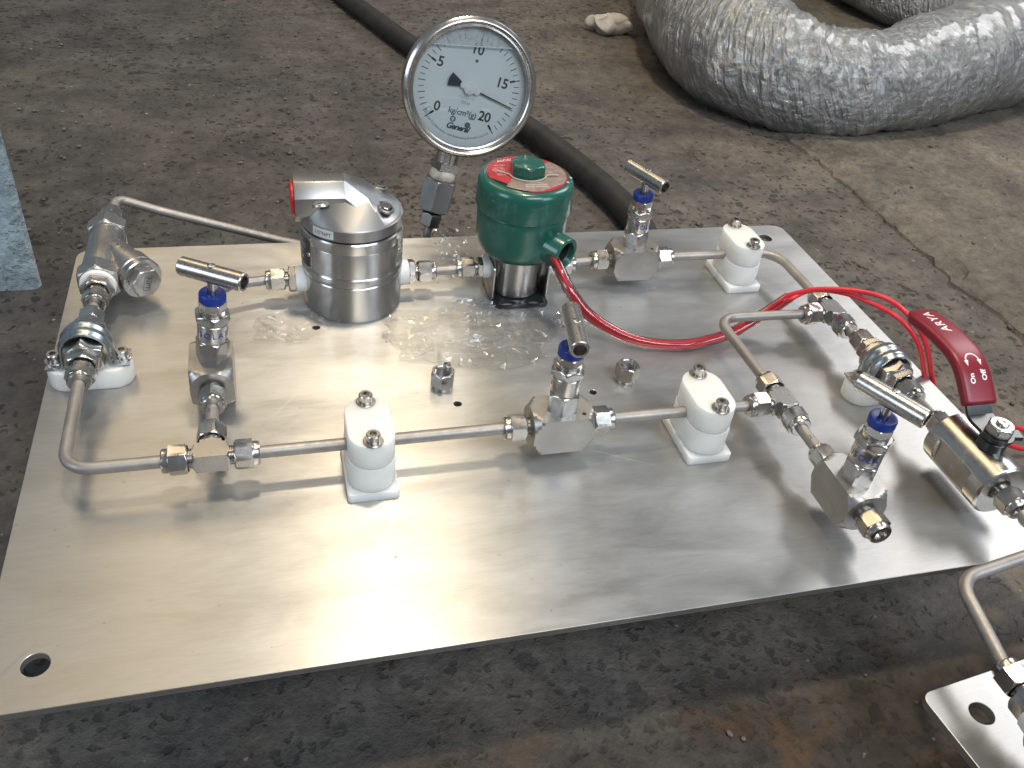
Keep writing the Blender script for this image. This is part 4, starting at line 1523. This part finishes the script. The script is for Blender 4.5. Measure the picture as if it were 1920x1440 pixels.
# ---------------------------------------------------------------- ball valve with red lever
def ball_valve():
    cx, cy = 545.3, 55.5
    t = thing("ball_valve", "round steel ball valve with a red lever at the right edge of the plate", "ball valve", (cx, cy, HZ), radians(90))
    # local X = away from the viewer (+Y world), local Y = -X world
    bm = NB()
    R = 17.8

    def bodyf(tt):
        # round bar with two flats on the sides
        c = cos(tt + radians(96))
        return min(R, 15.3 / c) if c > 0 else R
    R1 = lambda q: R
    loft(bm, frame((0, 0, 0), (1, 0, 0)), [(-26, 16.2), (-25.4, 17.2), (-24.6, R1), (-15, R1), (-14.4, bodyf), (15.4, bodyf), (16, R1), (24.6, R1), (25.4, 17.2), (26, 16.2), (26, 12), (25.2, 11.5)], 120)
    obj("body", bm, STEEL, t, 26)
    for s in (-1, 1):
        nut(t, (s * 25.8, 0, 0), (s, 0, 0), 0.3)
    # stem
    turned("stem_boss", t, (-4, 0, 17), (0, 0, 1), [(0, 8.2), (6, 8.2), (6.8, 7.4)], BLACKPT)
    lv = []
    # lever strip: path in local x,z (mm from the valve axis)
    path = [(-4, 25.0), (8, 25.0), (12, 25.6), (15.5, 28.6), (18.5, 32), (24, 37), (36, 46)]
    bm = NB()
    rows = []
    for i, (px, pz) in enumerate(path):
        w = 8.8 if i else 8.8
        rows.append([bm.verts.new((px, y, pz + dz)) for y, dz in ((-w, 0), (w, 0), (w, 2.4), (-w, 2.4))])
    for a, b in zip(rows, rows[1:]):
        for k in range(4):
            j = (k + 1) % 4
            bm.faces.new((a[k], a[j], b[j], b[k]))
    bm.faces.new(rows[0])
    bm.faces.new(rows[-1])
    loft(bm, Matrix.Translation((-4, 0, 0)), [(25.02, 9.4), (27.38, 9.4)], 32)
    # stop tab
    box(bm, Matrix.Translation((-4, 0, 0)) @ Matrix.Rotation(radians(-100), 4, 'Z'), 6, 15, -3.4, 3.4, 24.4, 27.0)
    lev = obj("lever", bm, BLACKPT, t, 30)
    hexbar("lever_nut", t, (-4, 0, 27.4), (0, 0, 1), 14.0, 6.6, MACH, 1.4, 6.6, spin=0.2)
    turned("stem_tip", t, (-4, 0, 33), (0, 0, 1), [(0, 3.6), (2.2, 3.6), (2.8, 3.0), (2.8, 1.2), (2.2, 1.0)], STEEL, 24)
    # grip
    gp = catmull([(17, 31.0), (24, 37.2), (32, 43.6), (40, 47.6), (50, 49.4), (64, 49.6), (78, 48.6), (92, 46.6)], 8)
    gp = [V((p.x, 0, p.y)) for p in [V((a.x, a.y)) for a in [V((q[0], q[1], 0)) for q in gp]]]
    n = len(gp)
    bm = NB()
    Lc = [0.0]
    for a, b in zip(gp, gp[1:]):
        Lc.append(Lc[-1] + (b - a).length)
    tot = Lc[-1]
    tops = []
    rows = []
    for i, p in enumerate(gp):
        a, b = gp[max(0, i - 1)], gp[min(n - 1, i + 1)]
        tg = (b - a).normalized()
        nn = V((-tg.z, 0, tg.x))
        e = tot - Lc[i]
        wf = sqrt(max(0.02, 1 - (1 - min(1, e / 10)) ** 2)) if e < 10 else 1
        sfac = sqrt(max(0.1, 1 - (1 - min(1, Lc[i] / 2.0)) ** 2)) if Lc[i] < 2 else 1
        w = 11.4 * wf * (0.93 + 0.07 * sfac)
        h = 4.1 * (0.45 + 0.55 * min(wf, sfac))
        row = []
        for k in range(28):
            q = 2 * pi * k / 28
            cx_, sy_ = cos(q), sin(q)
            ex = 0.42
            row.append(bm.verts.new(p + V((0, 1, 0)) * (w * math.copysign(abs(cx_) ** ex, cx_)) + nn * (h * math.copysign(abs(sy_) ** 0.6, sy_) + 1.2)))
        rows.append(row)
        tops.append((Lc[i], p + nn * (h + 1.2 + 0.07), nn))
    for a, b in zip(rows, rows[1:]):
        for k in range(28):
            j = (k + 1) % 28
            bm.faces.new((a[k], a[j], b[j], b[k]))
    bm.faces.new(rows[0])
    bm.faces.new(rows[-1])
    gr = obj("grip", bm, REDGRIP, lev, 50)

    def onlever(s, w):
        for (s0, p0, n0), (s1, p1, n1) in zip(tops, tops[1:]):
            if s <= s1:
                k = (s - s0) / (s1 - s0)
                return p0.lerp(p1, k) + V((0, w, 0))
        return tops[-1][1] + V((0, w, 0))
    bm = NB()
    f = lambda s0, w0: (lambda a, b, z: onlever(s0 + a, w0 + b))
    text(bm, "ARYA", 8.6, f(61, 0.4), 'CENTER', 0, 0, 0.2, 1.1)
    text(bm, "On", 4.6, f(15.5, 4.2), 'CENTER', 0, 0, 0.2)
    text(bm, "Off", 4.6, f(17, -4.4), 'CENTER', 0, 0, 0.2)
    # double headed bent arrow
    arc = []
    for k in range(17):
        a = radians(0 + 180 * k / 16)
        arc.append((25.5 + 4.2 * sin(a), 0.2 + 4.6 * cos(a)))
    for a, b in zip(arc, arc[1:]):
        for (p, q) in ((a, b),):
            dx, dy = q[0] - p[0], q[1] - p[1]
            l = sqrt(dx * dx + dy * dy)
            ox, oy = -dy / l * 0.45, dx / l * 0.45
            bm.faces.new([bm.verts.new(onlever(*c)) for c in ((p[0] - ox, p[1] - oy), (q[0] - ox, q[1] - oy), (q[0] + ox, q[1] + oy), (p[0] + ox, p[1] + oy))])
    for w in (4.8, -4.4):
        bm.faces.new([bm.verts.new(onlever(*c)) for c in ((22.6, w), (26.0, w - 1.5), (26.0, w + 1.5))])
    obj("lettering", bm, WHITEPR, gr, 0)
    return t


ball_valve()


# ---------------------------------------------------------------- loose nuts
def loose_nut(x, y, label, rot):
    bm = NB()
    h = hexf(14.4)
    rings = [(0.05, 5.0), (0.05, 6.4), (0.5, 6.7), (3.0, 6.7), (3.2, lambda t: min(h(t), 7.2))]
    rings += chamfered(h, 3.2, 13.8, 7.0, 1.0, (True, True))
    z = 13.8
    rings += [(13.8, 5.9), (13.2, 5.4)]
    while z > 5:
        rings += [(z - 1.0, 5.9), (z - 1.5, 5.2)]
        z -= 1.1
    loft(bm, Matrix.Translation((x, y, 0)) @ Matrix.Rotation(rot, 4, 'Z'), rings, 48, (False, False))
    return single("loose_nut", bm, STEEL, label, "nut", (x, y, 0), "loose hex nuts standing on the plate")


loose_nut(243.5, 198, "loose hex nut standing open side up between two small drilled holes", 0.2)
loose_nut(370.5, 190, "loose hex nut standing open side up right of the middle needle valve", 0.6)

# ---------------------------------------------------------------- red wires and clear sleeve
main = [(326, 298, 53), (331.5, 289, 52.5), (337, 269, 49), (342, 248, 39), (358, 236, 22), (388, 223.5, 9), (424, 218, 5.5), (460, 222.5, 8), (489, 231, 16), (511, 233, 31)]
cm = catmull(main, 8)
for k, (off, more) in enumerate(((1.9, [(529, 226, 42), (551, 212, 48), (566, 196, 50), (574, 176, 46), (586, 166, 30), (606, 164, -4), (618, 150, -30), (634, 128, -42), (650, 138, -30), (690, 150, -46), (760, 140, -70)]),
                                 (-1.9, [(527, 231, 38), (546, 219, 42), (560, 201, 43), (570, 180, 42), (582, 168, 28), (601, 165, -5), (612, 150, -28), (630, 128, -44), (648, 132, -36), (690, 136, -56), (765, 128, -71)]))):
    pts = []
    for i, p in enumerate(cm):
        a, b = cm[max(0, i - 1)], cm[min(len(cm) - 1, i + 1)]
        tg = (b - a).normalized()
        side = tg.cross(V((0, 0, 1))).normalized()
        up = side.cross(tg)
        ph = 0.6 + i * 0.02
        pts.append(p + (side * cos(ph) + up * sin(ph)) * off)
    pts = pts[:-1:2] + [V((511, 233, 31)) + V((0, off, off * 0.4))] + [V(q) for q in more]
    bm = NB()
    sweep(bm, catmull(pts, 6), 1.85, 12)
    single("red_wire", bm, REDWIRE, "red wire from the green coil, the %s strand of the pair over the right tee" % ("upper" if k == 0 else "lower"), "wire", tuple(pts[0]), "pair of red lead wires")
bm = NB()
i0 = 12
sp = [p for p in cm[i0:]] + [V((512, 233.2, 32))]
sweep(bm, sp, 4.4, 18, False)
single("clear_sleeve", bm, SLEEVE, "clear plastic sleeve over the two red wires between coil and right tee", "sleeve", tuple(sp[0]))


# ---------------------------------------------------------------- scraps of clear film
def film(label, cx, cy, rx, ry, hgt, seed, ncrease, rot=0.0, lift=None):
    """a sheet of thin film: mostly flat, broken by sharp narrow creases"""
    rnd = random.Random(seed)
    edge = lambda a: 0.72 + 0.28 * noise.noise(V((cos(a) * 1.6, sin(a) * 1.6, seed))) + 0.12 * noise.noise(V((cos(a) * 5, sin(a) * 5, seed)))
    creases = []
    for _ in range(ncrease):
        a = rnd.uniform(0, 2 * pi)
        r = sqrt(rnd.random()) * 0.85
        x, y = r * cos(a) * rx, r * sin(a) * ry
        t = rnd.uniform(0, pi)
        L = rnd.uniform(4, 22)
        creases.append((x - cos(t) * L, y - sin(t) * L * .7, x + cos(t) * L, y + sin(t) * L * .7, rnd.uniform(0.35, 1.0) * hgt, rnd.uniform(1.0, 2.6)))

    def height(x, y):
        h = 0.7 + hgt * 0.45 * max(0, noise.noise(V((x * 0.045, y * 0.045, seed))) + 0.15)
        best = 0.0
        for x0, y0, x1, y1, H, w in creases:
            dx, dy = x1 - x0, y1 - y0
            k = max(0.0, min(1.0, ((x - x0) * dx + (y - y0) * dy) / (dx * dx + dy * dy)))
            d = sqrt((x - x0 - k * dx) ** 2 + (y - y0 - k * dy) ** 2)
            q = H * sin(pi * (0.08 + 0.84 * k)) * max(0, 1 - d / w)
            best = max(best, q)
        return h + best
    pts = []
    for _ in range(int(rx * ry / 9)):
        a = rnd.uniform(0, 2 * pi)
        r = sqrt(rnd.random())
        pts.append((r * cos(a) * rx, r * sin(a) * ry))
    for x0, y0, x1, y1, H, w in creases:
        dx, dy = x1 - x0, y1 - y0
        L = sqrt(dx * dx + dy * dy)
        n = max(2, int(L / 3.5))
        for k in range(n + 1):
            for o in (-w, 0, w):
                pts.append((x0 + dx * k / n - dy / L * o + rnd.uniform(-.4, .4), y0 + dy * k / n + dx / L * o + rnd.uniform(-.4, .4)))
    for k in range(60):
        a = 2 * pi * k / 60
        pts.append((cos(a) * rx * edge(a), sin(a) * ry * edge(a)))
    pts = [p for p in pts if sqrt((p[0] / rx) ** 2 + (p[1] / ry) ** 2) <= edge(atan2(p[1] / ry, p[0] / rx)) + 0.01]
    vo, eo, fo, _, _, _ = delaunay_2d_cdt([Vector(p) for p in pts], [], [], 0, 0.05)
    bm = NB()
    c, sn = cos(rot), sin(rot)
    vs = []
    for p in vo:
        z = height(p.x, p.y) + (lift(p.x, p.y) if lift else 0)
        vs.append(bm.verts.new((cx + p.x * c - p.y * sn, cy + p.x * sn + p.y * c, max(0.4, z))))
    for f in fo:
        m_ = sum((vo[i] for i in f), Vector((0, 0))) / len(f)
        if sqrt((m_.x / rx) ** 2 + (m_.y / ry) ** 2) <= edge(atan2(m_.y / ry, m_.x / rx)) + 0.02:
            bm.faces.new([vs[i] for i in f])
    loose = [v for v in bm.verts if not v.link_faces]
    bmesh.ops.delete(bm, geom=loose, context='VERTS')
    return single("plastic_film", bm, FILM, label, "film", (cx, cy, 0), "scraps of clear packing film", None, 0)


film("crumpled clear film spread on the plate between regulator and green solenoid", 276, 258, 92, 52, 4.0, 3, 75, -0.08)
film("thin clear film lying under the regulator's left side port", 152, 277, 44, 26, 3.0, 5, 22, 0.2)
film("crumpled clear film standing behind the green solenoid's steel body", 286, 348, 30, 30, 7.0, 8, 42, 0.3, lambda x, y: max(0, 9 + y * 0.75))
film("small crumple of clear film right of the solenoid bracket", 356, 262, 24, 20, 6.0, 9, 30, 0.5)


# ---------------------------------------------------------------- second plate with its fitting
def second():
    bm = NB()
    flat_plate(bm, rrect(0, 170, -130, 0, 6), [circ(23.5, -18.5, 6.2)], -5, 0, 0.35)
    o = obj("small_plate", bm, PLATE, None, 12)
    o.location = V((441.5, -62.5, -12)) * S
    o.rotation_euler = (0, 0, radians(6.5))
    tag(o, "second bright metal plate with one hole cut off at the lower right", "plate")
    bm = NB()
    extrude_poly(bm, I4, rrect(470, 590, -190, -95, 4), ZF + 1, -17.2)
    single("wooden_block", bm, plain("block_wood", (0.12, 0.08, 0.05), 0.8), "dark block under the second plate", "block", (530, -140, ZF))
    t = thing("pipe_union", "taped steel union on the second plate at the lower right", "fitting", (474.2, -72, 13.3))
    d = V((0.02, -1, -0.01)).normalized()
    nut(t, d * 12.5, -d, 0.2)
    hexbar("bushing", t, d * 12.8, d, 18.5, 9, GREYST, 1.2, spin=0.3)
    turned("thread_tape", t, d * 21.5, d, [(0, 10.2), (1, 11.6), (6, 12.0), (8.4, 11.0)], TAPE)
    hexbar("coupling", t, d * 29, d, 27, 46, GREYST, 2.0, spin=0.3)


second()
